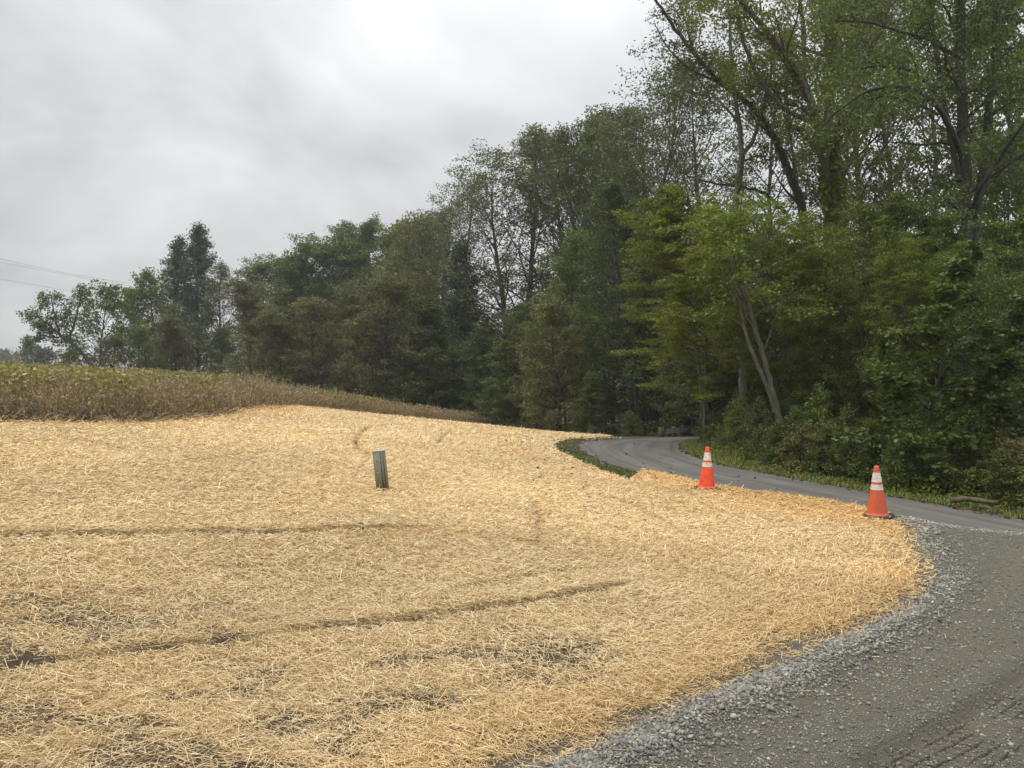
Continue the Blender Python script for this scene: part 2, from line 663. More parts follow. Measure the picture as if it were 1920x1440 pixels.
for i_, (lf, H_) in enumerate((('shrub', 2.2), ('mid', 2.4), ('olive', 2.0), ('shrub', 1.6))):
    PR['shrub%d' % (i_ + 1)] = proto('shrub%d' % (i_ + 1), 20 + i_, 'dark', lf, **B(H=H_, r=.03, spread=.55, prof='low', ang0=(1.3, .3), leaves=20, sig=.09, leaf=(.085, .055), t0=[.02, .15, .2], k=[26, 5, 4], flat=.4, rk=.5))
PR['sapling'] = proto('sapling', 30, 'grey', 'mid', **B(H=12, r=.075, spread=.2, prof='round', ang0=(1.2, .5), leaves=16, sig=.18, leaf=(.13, .085), t0=[.55, .2, .2], k=[22, 5, 4]))
PR['far'] = proto('far', 31, 'dark', 'blue', **B(H=12, r=.2, spread=.4, prof='round', ang0=(1.3, .3), leaves=10, sig=.5, leaf=(.7, .5), t0=[.1, .2, .2], k=[24, 5, 3], woodlv=2))

rs = np.random.default_rng(77)
HREAL = {}


def place(name, pk, u, vtop, depth, label, cat='tree', group=None, sx=1.0, rot=None, ax=None):
    """a thing: an Empty at the stem's base with trunk and crown; its height reaches the sight line of vtop"""
    wm, lm = PR[pk]
    if pk not in HREAL:
        co = np.empty(len(lm.vertices) * 3, np.float32)
        lm.vertices.foreach_get("co", co)
        hm = float(np.percentile(co[2::3], 99.8))
        tp = co[2::3] > .82 * hm
        HREAL[pk] = (hm, float(co[0::3][tp].mean()), float(co[1::3][tp].mean()))
    a, b = ray(u, vtop)
    x, y = a * depth, depth
    zg = float(terrain(x, y))
    top = CAMZ + b * depth
    hm, ox, oy = HREAL[pk]
    s = (top - zg) / hm
    rot = rs.uniform(0, 6.28) if rot is None else rot
    x -= s * sx * (ox * math.cos(rot) - oy * math.sin(rot))
    zg = float(terrain(x, y))
    e = obj(name, None, None, label, cat, group)
    e.location = (x, y, zg)
    e.scale = (s * sx, s * sx, s)
    e.rotation_euler = (0, 0, rot)
    obj('trunk' if cat == 'tree' else 'stem', wm, e)
    obj('crown' if cat == 'tree' else 'foliage', lm, e)
    return e


exec_hero = True
# ------------------------------------------------------------------ ground
def polar(name, r0, r1, nr, a0, a1, na, zfun, mask=None, mat=None, attrs=None, wobble=0.0, full=False):
    r = np.geomspace(r0, r1, nr) if np.isscalar(r0) else r0
    th = np.linspace(a0, a1, na) if np.isscalar(a0) else a0
    nr, na = len(r), len(th)
    R, T = np.meshgrid(r, th, indexing='ij')
    X, Y = R * np.sin(T), R * np.cos(T)
    Z = zfun(X, Y)
    idx = np.arange(nr * na).reshape(nr, na)
    F = np.stack([idx[:-1, :-1], idx[:-1, 1:], idx[1:, 1:], idx[1:, :-1]], -1)
    F = F[..., ::-1]
    if mask is not None:
        xc = (X[:-1, :-1] + X[1:, 1:]) / 2
        yc = (Y[:-1, :-1] + Y[1:, 1:]) / 2
        F = F[mask(xc, yc)]
    F = F.reshape(-1, 4)
    V = np.stack([X, Y, Z], -1).reshape(-1, 3)
    used = np.unique(F)
    re = np.zeros(len(V), np.int64)
    re[used] = np.arange(len(used))
    V = V[used]
    F = re[F]
    at_ = {k: f(V[:, 0], V[:, 1]) for k, f in (attrs or {}).items()}
    return mkmesh(name, V, F, mat, at_, True)


m_ground, nt, b = newmat('forest_floor')
f1 = noise(nt, 2.2, 6, .65)
f2 = noise(nt, 38, 5, .7)
c = ramp(nt, f2, [(.3, (.030, .022, .014)), (.55, (.075, .055, .032)), (.75, (.15, .10, .055))])
c = mixc(nt, ramp(nt, f1, [(.45, (0, 0, 0)), (.62, (1, 1, 1))]), c, (.045, .06, .02))
nt.links.new(c, b.inputs["Base Color"])
b.inputs["Roughness"].default_value = .95
bump(nt, b, f2, .8, .03)

gz = lambda x, y: terrain(x, y) - 0.035 + .02 * (fbm(x * 1.3, y * 1.3, 5) - .5) - .16 * (y < 9.2) * (x < 7.2)
g_me = polar('ground_mesh', .6, 1600, 420, -math.pi, math.pi, 900, gz, None, m_ground)
obj('ground', g_me, None, None, None, None, 'structure')

# ---- road outline, from the sight lines of its two edges
edge_near = gpoly([(1276, 817), (1231, 821), (1149, 824.5), (1095, 826.5), (1079, 831), (1081, 839), (1100, 851), (1137, 870), (1208, 888)])
far_pts = gpoly([(1400, 882), (1348, 870.5), (1316, 861), (1285, 849.5), (1274, 839)])
# continue the near edge under straw and gravel, parallel to the far edge
fr = np.array([[14.0, -6.0], [9.6, 4.0], list(gnd(1920, 975)), list(gnd(1645, 926))])
far_edge = np.concatenate([fr, far_pts, [[6.0, 26.6], [8.6, 31.0], [12.5, 36.0], [19, 42.0], [30, 50]]])
near_edge = np.concatenate([[[10.6, -7.0], [6.2, 2.8], [3.6, 9.6], [2.9, 12.0]], edge_near[::-1], [[8.6, 36.5], [12, 41.5], [18, 47.5], [29, 56]]])
near_edge = near_edge[[i for i in range(len(near_edge)) if not (4 + len(edge_near) - 1 == i)]]
near_s = chaikin(near_edge, 2)
far_s = chaikin(far_edge, 2)
road_poly = np.concatenate([near_s, far_s[::-1]])

# ---- gravel driveway
straw_edge_img = [(700, 1580), (820, 1500), (960, 1440), (1040, 1412), (1120, 1385), (1200, 1347), (1270, 1315), (1330, 1292), (1400, 1262), (1470, 1232), (1530, 1205), (1590, 1183), (1640, 1160), (1690, 1135), (1722, 1108), (1738, 1075), (1732, 1045), (1716, 1020), (1706, 990), (1680, 972)]
LIFT[0] = .045      # these outlines lie on top of the straw
straw_edge_w = gpoly(straw_edge_img)
LIFT[0] = 0.0
straw_road_img = [(1600, 952), (1500, 937), (1400, 924), (1325, 913), (1260, 898), (1205, 886)]
strip_img = [(1190, 899), (1180, 906), (1128, 889), (1081, 868), (1046, 850), (1037, 839), (1050, 831), (1070, 827), (1100, 825)]
crest = np.array([[4.0, 30.5], [3.2, 36], [2.4, 44], [1.6, 52], [.9, 57]])
soy_front = np.array([[-26, 9.6], [-16, 11.0], [-8.6, 12.7], [-7.9, 13.3], [-7.3, 14.6], [-6.9, 16.3], [-7.1, 19], [-7.4, 22], [-7.8, 26], [-8.2, 30], [-8.0, 34], [-6.9, 37], [-4.9, 43], [-2.5, 50], [-.6, 54], [.5, 56.5]])
straw_poly = np.concatenate([[[-26, -2], [-8, 1.2], [-2.6, 2.3]], straw_edge_w, gpoly(straw_road_img), gpoly(strip_img), crest, soy_front[::-1] + np.array([-.25, .3])])
gravel_poly = np.concatenate([[[-26, -12], [-26, -1.5], [-8, 1.8], [-2.6, 3.0]], straw_edge_w + np.array([-.35, .35]), gpoly([(1650, 965), (1705, 978), (1800, 990), (1920, 1003), (2100, 1022)]), [[8.2, 8.2], [12, 2], [14, -12]]])

track1 = chaikin(gpoly([(1180, 1560), (1300, 1450), (1480, 1350), (1690, 1235), (1830, 1155), (1895, 1085), (1915, 1030)]), 2)
track2 = chaikin(gpoly([(1480, 1560), (1590, 1445), (1665, 1400), (1735, 1368), (1830, 1310), (1940, 1240), (2050, 1140)]), 2)


ASPH = gpoly([(1650, 965), (1705, 980), (1800, 992), (1920, 1005), (2100, 1024)])
m_road, nt, b = newmat('asphalt')
fn = noise(nt, 90, 6, .75)
fl = noise(nt, .8, 4, .6)
acx = attr(nt, 'across').outputs["Fac"]
acl = attr(nt, 'along').outputs["Fac"]
cmb = N(nt, "ShaderNodeCombineXYZ")
nt.links.new(mth(nt, 'MULTIPLY', acx, 5.0), cmb.inputs[0])
nt.links.new(mth(nt, 'MULTIPLY', acl, .22), cmb.inputs[1])
fs = noise(nt, 1.0, 5, .6, cmb.outputs[0])
c = ramp(nt, fn, [(.25, (.046, .042, .035)), (.55, (.080, .074, .063)), (.8, (.145, .135, .115))])
c = mixc(nt, ramp(nt, fs, [(.38, (0, 0, 0)), (.66, (.8, .8, .8))]), c, (.155, .146, .124))
c = mixc(nt, ramp(nt, fl, [(.4, (0, 0, 0)), (.75, (.5, .5, .5))]), c, (.06, .056, .047))
nt.links.new(c, b.inputs["Base Color"])
b.inputs["Roughness"].default_value = .82
bump(nt, b, fn, .5, .01)


def road_ac(x, y):
    d, s, a = polydist(x, y, far_s)
    return d


def road_al(x, y):
    return polydist(x, y, far_s)[2]


rz = lambda x, y: terrain(x, y)
obj('road', polar('road_mesh', 2.5, 70, 620, -.3, 1.5, 620, rz, lambda x, y: inside(x, y, road_poly) & ~(inside(x, y, gravel_poly) & (polydist(x, y, ASPH)[0] > .30)), m_road, {'across': road_ac, 'along': road_al}), None, None, None, None, 'structure')

def gravel_z(x, y, full=True):
    z = terrain(x, y) + .02 + .018 * (fbm(x * 2.2, y * 2.2, 9) - .5) + .02 * (fbm(x * 14, y * 14, 3, 3) - .5)
    d1, s1, a1 = polydist(x, y, track1)
    z = z - .03 * np.exp(-((d1 - .0) / .14) ** 2) + .018 * np.exp(-((d1 - .26) / .09) ** 2)
    for o_ in (.10, .20, -.12):
        z = z - .010 * np.exp(-((d1 * s1 - o_) / .016) ** 2) * smooth(fbm(a1 * 1.2, a1 * 0 + o_ * 30, 44, 2), .35, .55)
    d2, s2, a2 = polydist(x, y, track2)
    sd_ = d2 * s2          # + on the left of travel, so the imprint lies at negative values
    inn = smooth(-sd_, -.02, .06) * (1 - smooth(-sd_, .36, .50))
    z = z - .055 * inn + .02 * np.exp(-((sd_ - .07) / .06) ** 2)
    # block pattern pressed by a tyre
    p, q = a2 / .085, -sd_ / .075
    row = np.floor(q)
    pp = p + .5 * (row % 2) + .12 * np.sin(q * 6.28)
    e = np.minimum(np.abs(pp - np.round(pp)) * .085, np.abs(q - np.round(q)) * .075)
    pat = (1 - smooth(e, .003, .009)) * inn * smooth(fbm(x * 2.5, y * 2.5, 12, 2), .25, .40) * (1 - smooth(y, 4.75, 5.3))
    z = z - .022 * pat
    # berm of crushed stone beside the straw
    d3, s3, a3 = polydist(x, y, straw_edge_w)
    z = z + .03 * np.exp(-((d3 - .22) / .22) ** 2)
    return z


def gravel_smoothness(x, y):
    d1, s1, a1 = polydist(x, y, track1)
    d2, s2, a2 = polydist(x, y, track2)
    sd_ = d2 * s2
    v = np.exp(-(d1 / .22) ** 2) + (sd_ < 0) * (sd_ > -.5) + .8 * np.exp(-((sd_ - .2) / .2) ** 2)
    v = v + 1.2 * (fbm(x * .7, y * .7, 31) - .42)
    return np.clip(v, 0, 1)


m_grav, nt, b = newmat('gravel_dirt')
fa = noise(nt, 60, 6, .75)
fb = noise(nt, 1.6, 5, .6)
fc = noise(nt, 230, 3, .7)
sm = attr(nt, 'smooth_dirt').outputs["Fac"]
c = ramp(nt, fa, [(.28, (.060, .054, .038)), (.52, (.165, .15, .108)), (.74, (.30, .28, .215))])
c = mixc(nt, ramp(nt, fb, [(.35, (0, 0, 0)), (.7, (.7, .7, .7))]), c, (.17, .155, .110))
c = mixc(nt, mth(nt, 'MULTIPLY', sm, .7), c, (.235, .20, .14))
c = mixc(nt, .45, c, ramp(nt, fc, [(.3, (.022, .021, .015)), (.7, (.23, .215, .16))]))
nt.links.new(c, b.inputs["Base Color"])
b.inputs["Roughness"].default_value = .9
bump(nt, b, mth(nt, 'ADD', fa, mth(nt, 'MULTIPLY', fc, .6)), 1.0, .03)
gp_ext = gravel_poly
GR_R = np.concatenate([np.geomspace(1.2, 4.5, 130), np.linspace(4.51, 5.7, 300), np.geomspace(5.72, 14, 330)])
GR_T = np.concatenate([np.linspace(-1.6, .40, 420), np.linspace(.402, .60, 330), np.linspace(.603, 1.3, 220)])
obj('gravel_driveway', polar('gravel_mesh', GR_R, 0, 0, GR_T, 0, 0, gravel_z, lambda x, y: inside(x, y, gp_ext), m_grav, {'smooth_dirt': gravel_smoothness}), None, None, None, None, 'structure')

# ---- straw mat
LIFT[0] = .075
seams = [
    (gpoly([(-250, 1010), (0, 1003), (250, 1000), (380, 998), (470, 1001), (560, 998), (660, 993), (720, 990)]), 1.0),
    (gpoly([(-200, 1275), (0, 1247), (100, 1240), (330, 1212), (400, 1206), (520, 1190), (640, 1175), (760, 1160), (900, 1140), (1050, 1118), (1150, 1100)]), .9),
    (gpoly([(770, 795), (720, 796), (690, 801), (672, 812), (667, 828), (672, 842), (690, 852)]), .55),
    (gpoly([(850, 805), (838, 813), (824, 822), (822, 832)]), .5),
    (gpoly([(1005, 935), (1012, 965), (1015, 1000), (1008, 1020), (980, 1016)]), .35),
    (gpoly([(600, 1002), (720, 1000), (800, 992), (880, 1000), (1000, 1018)]), .4),
]


arcs = [gpoly(a_) for a_ in (
    [(770, 795), (720, 796), (690, 801), (672, 812), (667, 828), (672, 842), (690, 852)],
    [(850, 805), (838, 813), (824, 822), (822, 832)],
    [(-40, 838), (60, 828), (140, 826), (200, 834), (270, 850)],
    [(370, 868), (410, 858), (450, 852), (500, 850)],
    [(130, 890), (230, 893), (330, 900), (430, 906)],
    [(640, 960), (690, 963), (720, 975), (780, 981)],
    [(1003, 935), (1012, 965), (1014, 1000), (1004, 1018), (970, 1012), (900, 1000)],
    [(1120, 925), (1190, 948), (1250, 978), (1300, 1010)],
    [(380, 1062), (450, 1064), (520, 1060)],
    [(820, 1105), (930, 1085), (1060, 1070), (1180, 1062)])]


LIFT[0] = 0.0


def arc_val(x, y):
    v = np.zeros(np.shape(x))
    for k, ln in enumerate(arcs):
        d, sd_, al = polydist(x, y, ln)
        wob = .10 * (fbm(al * 1.1, al * 0 + k, 140 + k, 3) - .5)
        L_ = al.max() + 1e-6
        fade = smooth(al, 0, .15 * L_) * (1 - smooth(al, .85 * L_, L_))
        v = np.maximum(v, fade * np.exp(-((d * sd_ + wob) / (.025 + .0028 * y)) ** 2))
    return v


def seam_val(x, y):
    s = np.zeros(x.shape)
    for k, (ln, w) in enumerate(seams[:4]):
        L = polydist(x, y, ln)
        wob = .05 * (fbm(L[2] * 1.3, L[2] * 0 + k, 40 + k, 3) - .5)
        amp = smooth(fbm(L[2] * .9, L[2] * 0 + 5 * k, 60 + k, 3), .25, .5)
        dd = L[0] * L[1] + wob
        s = np.maximum(s, w * (.35 + .65 * amp) * np.exp(-(dd / (.012 + .0020 * np.hypot(x, y))) ** 2))
    return s


def thin_val(x, y):
    """where the straw lies thin and soil shows"""
    v = .45 * fbm(x * .8 + 3, y * 1.7, 21, 3) + .55 * fbm(x * 2.6 + 3, y * 6.5, 22, 3)
    near = smooth(y, 2.8, 3.5) * (1 - smooth(y, 4.9, 6.2))
    t = smooth(v, .50 - .08 * near, .70) * (.15 + .95 * near * (1 - smooth(x, .4, 1.8)))
    return np.clip(t, 0, 1)


TAN = gpoly([(940, 806), (868, 806), (826, 832), (900, 880), (1000, 935), (1018, 1000), (1120, 1060), (1260, 1110), (1340, 1040), (1210, 960), (1060, 895), (985, 850), (960, 825)])


def gold_val(x, y):
    """darker, orange straw near the road, the gravel and the field edge"""
    d1 = polydist(x, y, straw_edge_w)[0]
    d2 = polydist(x, y, gpoly([(1700, 980), (1500, 937), (1325, 913), (1205, 886)]))[0]
    d3 = polydist(x, y, soy_front)[0]
    g = .5 * np.exp(-(d1 / .6) ** 2) + .9 * np.exp(-(d2 / 1.1) ** 2) + .75 * np.exp(-(d3 / 1.0) ** 2)
    tan = inside(x + .3 * (fbm(x, y, 3, 2) - .5), y + .6 * (fbm(x, y, 4, 2) - .5), TAN)
    g = g + .16 * tan
    for ln_, w_ in seams[2:]:
        g = g + w_ * np.exp(-(polydist(x, y, ln_)[0] / .12) ** 2)
    right = smooth(x - .10 * y, .1, 1.6) * .25
    return np.clip(g + right + .9 * (fbm(x * .45, y * .45, 77, 4) - .52), 0, 1)


def straw_z(x, y):
    z = terrain(x, y) + .05 + .05 * (fbm(x * 1.1, y * 1.1, 8) - .5) + .018 * (fbm(x * 6, y * 6, 14, 3) - .5)
    z = z - .05 * seam_val(x, y) - .025 * arc_val(x, y)
    # the upper sheet overlaps the lower one at the two long seams
    for ln, w in seams[:2]:
        d, s, a = polydist(x, y, ln)
        z = z + .035 * w * smooth(d * s, -.01, .02) * np.exp(-(d / .5) ** 2)
    edge = polydist(x, y, straw_edge_w)[0]
    return z - .05 * np.exp(-(edge / .10) ** 2)


def straw_mask(x, y):
    wx = x + .16 * (fbm(x * 5, y * 5, 91, 3) - .5)
    wy = y + .16 * (fbm(x * 5 + 40, y * 5, 92, 3) - .5)
    return inside(wx, wy, straw_poly)


m_straw, nt, b = newmat('straw_mat')
t = N(nt, "ShaderNodeTexCoord")
cols = []
for k, (ang, sc) in enumerate(((12, 1), (-30, 1), (75, .8))):
    mp = N(nt, "ShaderNodeMapping")
    mp.inputs["Rotation"].default_value = (0, 0, math.radians(ang))
    mp.inputs["Scale"].default_value = (9 * sc, 95 * sc, 9)
    nt.links.new(t.outputs["Object"], mp.inputs[0])
    cols.append(noise(nt, 1.0, 3, .6, mp.outputs[0]))
fib = mth(nt, 'MAXIMUM', mth(nt, 'MAXIMUM', cols[0], cols[1]), cols[2])
gv = attr(nt, 'gold').outputs["Fac"]
tv = attr(nt, 'thin').outputs["Fac"]
pale = ramp(nt, fib, [(.45, (.22, .14, .055)), (.60, (.52, .38, .17)), (.78, (.82, .66, .36))])
gold = ramp(nt, fib, [(.45, (.20, .115, .04)), (.60, (.48, .30, .11)), (.78, (.74, .52, .22))])
c = mixc(nt, gv, pale, gold)
soil = ramp(nt, noise(nt, 30, 5, .7), [(.3, (.030, .023, .014)), (.7, (.085, .066, .042))])
holes = mth(nt, 'GREATER_THAN', mth(nt, 'MULTIPLY', tv, 1.0), mth(nt, 'SUBTRACT', fib, -.05))
c = mixc(nt, mth(nt, 'MULTIPLY', tv, .95), c, soil)
nt.links.new(c, b.inputs["Base Color"])
b.inputs["Roughness"].default_value = .75
b.inputs["Specular IOR Level"].default_value = .25
bump(nt, b, fib, .9, .03)

base_thin = lambda x, y: np.clip(.30 * (1 - smooth(y, 6, 12)) + thin_val(x, y) + 1.0 * (seam_val(x, y) > .35), 0, 1)
obj('straw_mat', polar('straw_mat_mesh', 2.0, 58, 900, -1.25, .8, 1100, straw_z, straw_mask, m_straw, {'gold': gold_val, 'thin': base_thin}), None,
    None, None, None, 'structure')


def sample_polar(rng, n, r0, r1, p, a0, a1):
    """points with area density ~ r^-p"""
    q = 2 - p
    u = rng.uniform(0, 1, n)
    r = (r0 ** q + u * (r1 ** q - r0 ** q)) ** (1 / q)
    a = rng.uniform(a0, a1, n)
    return r * np.sin(a), r * np.cos(a), r


# ---- loose straw
rng = np.random.default_rng(5)
NS = 1800000
sx_, sy_, sr_ = sample_polar(rng, NS, 2.6, 46, 1.35, -.72, .60)
jit = np.where(rng.uniform(0, 1, NS) < .06, .28, .05)
keep = inside(sx_ + rng.normal(0, 1, NS) * jit, sy_ + rng.normal(0, 1, NS) * jit, straw_poly)
tv_ = thin_val(sx_, sy_)
keep &= rng.uniform(0, 1, NS) > tv_ * .70
keep &= rng.uniform(0, 1, NS) > (seam_val(sx_, sy_) > .22) * .97
sx_, sy_, sr_, tv_ = sx_[keep], sy_[keep], sr_[keep], tv_[keep]
n = len(sx_)
gold_ = gold_val(sx_, sy_)
Ls = rng.gamma(4, .0132, n) * (1 + .010 * sr_)
Ws = np.maximum(.0026, .00060 * sr_) * rng.uniform(.6, 1.35, n)
ya = fbm(sx_ * .35, sy_ * .35, 51, 2) * 3.0 - 1.5 + rng.normal(0, .85, n)
pt = rng.normal(0, .20, n) + (rng.uniform(0, 1, n) < .10) * rng.uniform(.1, .8, n)
ax_ = np.stack([np.cos(ya) * np.cos(pt), np.sin(ya) * np.cos(pt), np.sin(pt)], 1)
up = rng.normal(0, .5, (n, 3)) + np.array([0, 0, 1.0])
sd2 = np.cross(ax_, up)
sd2 /= np.linalg.norm(sd2, axis=1)[:, None]
out_ = ~inside(sx_, sy_, straw_poly)
zs_ = np.where(out_, np.where(sy_ < 10.4, gravel_z(sx_, sy_), terrain(sx_, sy_)) - .008, straw_z(sx_, sy_))
ctr = np.stack([sx_, sy_, zs_ + rng.uniform(-.004, .035, n) + np.abs(np.sin(pt)) * Ls * .4], 1)
nrm = np.cross(sd2, ax_)
nrm *= np.sign(nrm[:, 2])[:, None]
bend = nrm * (rng.normal(0, .04, n) * Ls)[:, None]
hl, hw = ax_ * (Ls / 2)[:, None], sd2 * (Ws / 2)[:, None]
V = np.stack([ctr - hl - hw, ctr - hl + hw, ctr + bend - hw, ctr + bend + hw, ctr + hl - hw, ctr + hl + hw], 1).reshape(-1, 3)
i0 = np.arange(n)[:, None] * 6
F = np.concatenate([i0 + np.array([[0, 1, 3, 2]]), i0 + np.array([[2, 3, 5, 4]])])
w = np.clip(rng.beta(2, 2, n)[:, None], 0, 1)
cp = np.array([.47, .33, .145]) * (1 - w) + np.array([.90, .75, .465]) * w
cg = np.array([.42, .25, .085]) * (1 - w) + np.array([.86, .62, .29]) * w
cc = cp * (1 - gold_[:, None]) + cg * gold_[:, None]
tone = (.98 + .14 * smooth(sy_, 5.5, 9.5)) * (.84 + .32 * fbm(sx_ * .5, sy_ * .9, 81, 4)) * (1 - .26 * arc_val(sx_, sy_))
cc = cc * tone[:, None]
brown = (rng.uniform(0, 1, n) < .07)[:, None]
cc = np.where(brown, cc * np.array([.55, .45, .4]), cc)
m_stalk, nt, b = newmat('straw_stalk')
nt.links.new(attr(nt, 'col').outputs["Color"], b.inputs["Base Color"])
b.inputs["Roughness"].default_value = .55
b.inputs["Specular IOR Level"].default_value = .4
tr = N(nt, "ShaderNodeBsdfTranslucent")
nt.links.new(attr(nt, 'col').outputs["Color"], tr.inputs["Color"])
mx = N(nt, "ShaderNodeMixShader")
mx.inputs[0].default_value = .2
nt.links.new(b.outputs[0], mx.inputs[1])
nt.links.new(tr.outputs[0], mx.inputs[2])
nt.links.new(mx.outputs[0], nt.nodes["Material Output"].inputs[0])
obj('straw_mulch', mkmesh('straw_mesh', V, F, m_stalk, {'col': np.repeat(cc, 6, 0)}), None, 'loose golden straw mulch covering the seeded slope', 'straw', None, 'stuff')

# ---- gravel stones
rng = np.random.default_rng(6)
NG = 700000
gx, gy, gr = sample_polar(rng, NG, 2.8, 13, 1.5, -.35, .80)
keep = inside(gx, gy, gp_ext) & ~inside(gx, gy, straw_poly)
gx, gy, gr = gx[keep], gy[keep], gr[keep]
d3 = polydist(gx, gy, straw_edge_w)[0]
sm_ = gravel_smoothness(gx, gy)
patch = smooth(fbm(gx * 1.3, gy * 1.3, 33, 3), .50, .66)
asph = polydist(gx, gy, gpoly([(1705, 980), (1800, 992), (1920, 1005), (2100, 1024)]))[0]
pk_ = .6 * (.25 + 1.1 * smooth(fbm(gx * 2.1, gy * 2.1, 71, 3), .35, .6)) * np.exp(-((d3 - .08) / .20) ** 2) + .30 * patch * (1 - sm_) + .20 + 1.0 * np.exp(-(asph / .16) ** 2)
berm = np.exp(-((d3 - .18) / .28) ** 2)
keep = rng.uniform(0, 1, len(gx)) < np.clip(pk_, 0, 1)
gx, gy, gr, berm, asph = gx[keep], gy[keep], gr[keep], berm[keep], asph[keep]
n = len(gx)
sz = (.0022 + rng.gamma(1.5, .0015, n)) * (1 + .75 * berm * rng.uniform(.3, 1.3, n)) * (1 + .05 * gr)
oct_ = np.array([[1, 0, 0], [-1, 0, 0], [0, 1, 0], [0, -1, 0], [0, 0, 1], [0, 0, -1], [.6, .6, .45], [-.6, .55, .5]], float)[:6]
of = np.array([[0, 2, 4], [2, 1, 4], [1, 3, 4], [3, 0, 4], [2, 0, 5], [1, 2, 5], [3, 1, 5], [0, 3, 5]])
sh = oct_[None] * rng.uniform(.6, 1.5, (n, 6, 1)) + rng.normal(0, .16, (n, 6, 3))
an = rng.uniform(0, 6.28, n)
ca, sa = np.cos(an)[:, None], np.sin(an)[:, None]
tl = rng.normal(0, .3, n)[:, None]
X = sh[:, :, 0] * ca - sh[:, :, 1] * sa
Y = sh[:, :, 0] * sa + sh[:, :, 1] * ca
Z = sh[:, :, 2] * rng.uniform(.4, .8, (n, 1)) + X * tl
V = np.stack([X, Y, Z], -1) * sz[:, None, None] + np.stack([gx, gy, gravel_z(gx, gy) + sz * .25], 1)[:, None, :]
F = (np.arange(n)[:, None, None] * 6 + of[None]).reshape(-1, 3)
g = .08 + .20 * rng.beta(1.4, 2.0, n) * (1 + .15 * berm) + .10 * np.exp(-(asph / .2) ** 2)
g = np.where(rng.uniform(0, 1, n) < .06, g * 1.5, g)
g = g * 1.12
cc = np.stack([g * 1.02, g * .97, g * .82], 1)
m_stone, nt, b = newmat('crushed_stone')
nt.links.new(attr(nt, 'col').outputs["Color"], b.inputs["Base Color"])
b.inputs["Roughness"].default_value = .85
obj('crushed_stone', mkmesh('stones', V.reshape(-1, 3), F, m_stone, {'col': np.repeat(cc, 6, 0)}), None, 'loose grey crushed stone along the straw edge and over the driveway', 'gravel', None, 'stuff')


# ---- grass, weeds and dead leaves along the road
def blades(name, px, py, pz, rng, hmin, hmax, wd, c0, c1, label, lean=.5):
    n = len(px)
    h = rng.uniform(hmin, hmax, n)
    an = rng.uniform(0, 6.28, n)
    ln = rng.uniform(.1, lean, n) * h
    d = np.stack([np.cos(an), np.sin(an), np.zeros(n)], 1)
    s = np.stack([-np.sin(an), np.cos(an), np.zeros(n)], 1) * wd
    p = np.stack([px, py, pz], 1)
    m1 = p + d * (ln * .35)[:, None] + np.array([0, 0, 1]) * (h * .6)[:, None]
    t1 = p + d * ln[:, None] + np.array([0, 0, 1]) * h[:, None]
    V = np.stack([p - s, p + s, m1 + s * .8, m1 - s * .8, t1], 1).reshape(-1, 3)
    i0 = np.arange(n)[:, None] * 5
    F4 = i0 + np.array([[0, 1, 2, 3]])
    F3 = i0 + np.array([[3, 2, 4]])
    w = rng.uniform(0, 1, n)[:, None]
    cc = np.array(c0) * (1 - w) + np.array(c1) * w
    m, nt, b = newmat(name + '_blades')
    nt.links.new(attr(nt, 'col').outputs["Color"], b.inputs["Base Color"])
    b.inputs["Roughness"].default_value = .6
    return obj(name, mkmesh(name, V, [F4, F3], m, {'col': np.repeat(cc, 5, 0)}), None, label, 'grass', None, 'stuff')


rng = np.random.default_rng(8)
strip_poly = np.concatenate([gpoly(strip_img), gpoly([(1090, 829), (1081, 832), (1083, 840), (1102, 853), (1139, 872), (1206, 890)])])
a_, b_ = strip_poly.min(0), strip_poly.max(0)
qx = rng.uniform(a_[0], b_[0], 60000)
qy = rng.uniform(a_[1], b_[1], 60000)
k = inside(qx, qy, strip_poly) & (fbm(qx * 2, qy * 2, 4) > .38)
blades('grass_strip', qx[k], qy[k], terrain(qx[k], qy[k]) - .03, rng, .03, .09, .006, (.06, .085, .02), (.17, .18, .05), 'narrow strip of short green grass between straw and road bend')


def verge_pts(rng, n, w0, w1, s0=0.0, s1=1.0):
    """points on the woodland side of the far road edge"""
    seg = far_s[1:] - far_s[:-1]
    Ln = np.hypot(seg[:, 0], seg[:, 1])
    acc = np.concatenate([[0], np.cumsum(Ln)])
    t = rng.uniform(s0, s1, n) * acc[-1]
    i = np.clip(np.searchsorted(acc, t) - 1, 0, len(seg) - 1)
    f = ((t - acc[i]) / Ln[i])[:, None]
    p = far_s[i] + seg[i] * f
    nn = np.stack([seg[i][:, 1], -seg[i][:, 0]], 1) / Ln[i][:, None]
    return p + nn * rng.uniform(w0, w1, n)[:, None]


vp = verge_pts(rng, 110000, .0, 1.5, .05, .75)
dv = polydist(vp[:, 0], vp[:, 1], far_s)[0]
k = (fbm(vp[:, 0] * 1.6, vp[:, 1] * 1.6, 14) > .30 + .2 * np.exp(-(dv / .12) ** 2)) & ~inside(vp[:, 0], vp[:, 1], road_poly)
vp = vp[k]
blades('verge_grass', vp[:, 0], vp[:, 1], terrain(vp[:, 0], vp[:, 1]) - .03, rng, .025, .10, .006, (.07, .11, .02), (.22, .25, .06), 'low green grass and weeds on the verge below the woods', .7)
vp = verge_pts(rng, 32000, .05, 1.7, .05, .75)
vp = vp[(fbm(vp[:, 0] * 1.1, vp[:, 1] * 1.1, 24) > .36) & ~inside(vp[:, 0], vp[:, 1], road_poly)]
hh = rng.uniform(.04, .28, len(vp)) * smooth(polydist(vp[:, 0], vp[:, 1], far_s)[0], 0, .9)
pos = np.column_stack([vp, terrain(vp[:, 0], vp[:, 1]) + hh])
obj('verge_weeds', leaf_mesh('weeds', pos, rng, LM['light'], .055, .04, .45), None, 'broad leaved weeds spreading over the verge under the shrubs', 'weeds', None, 'stuff')

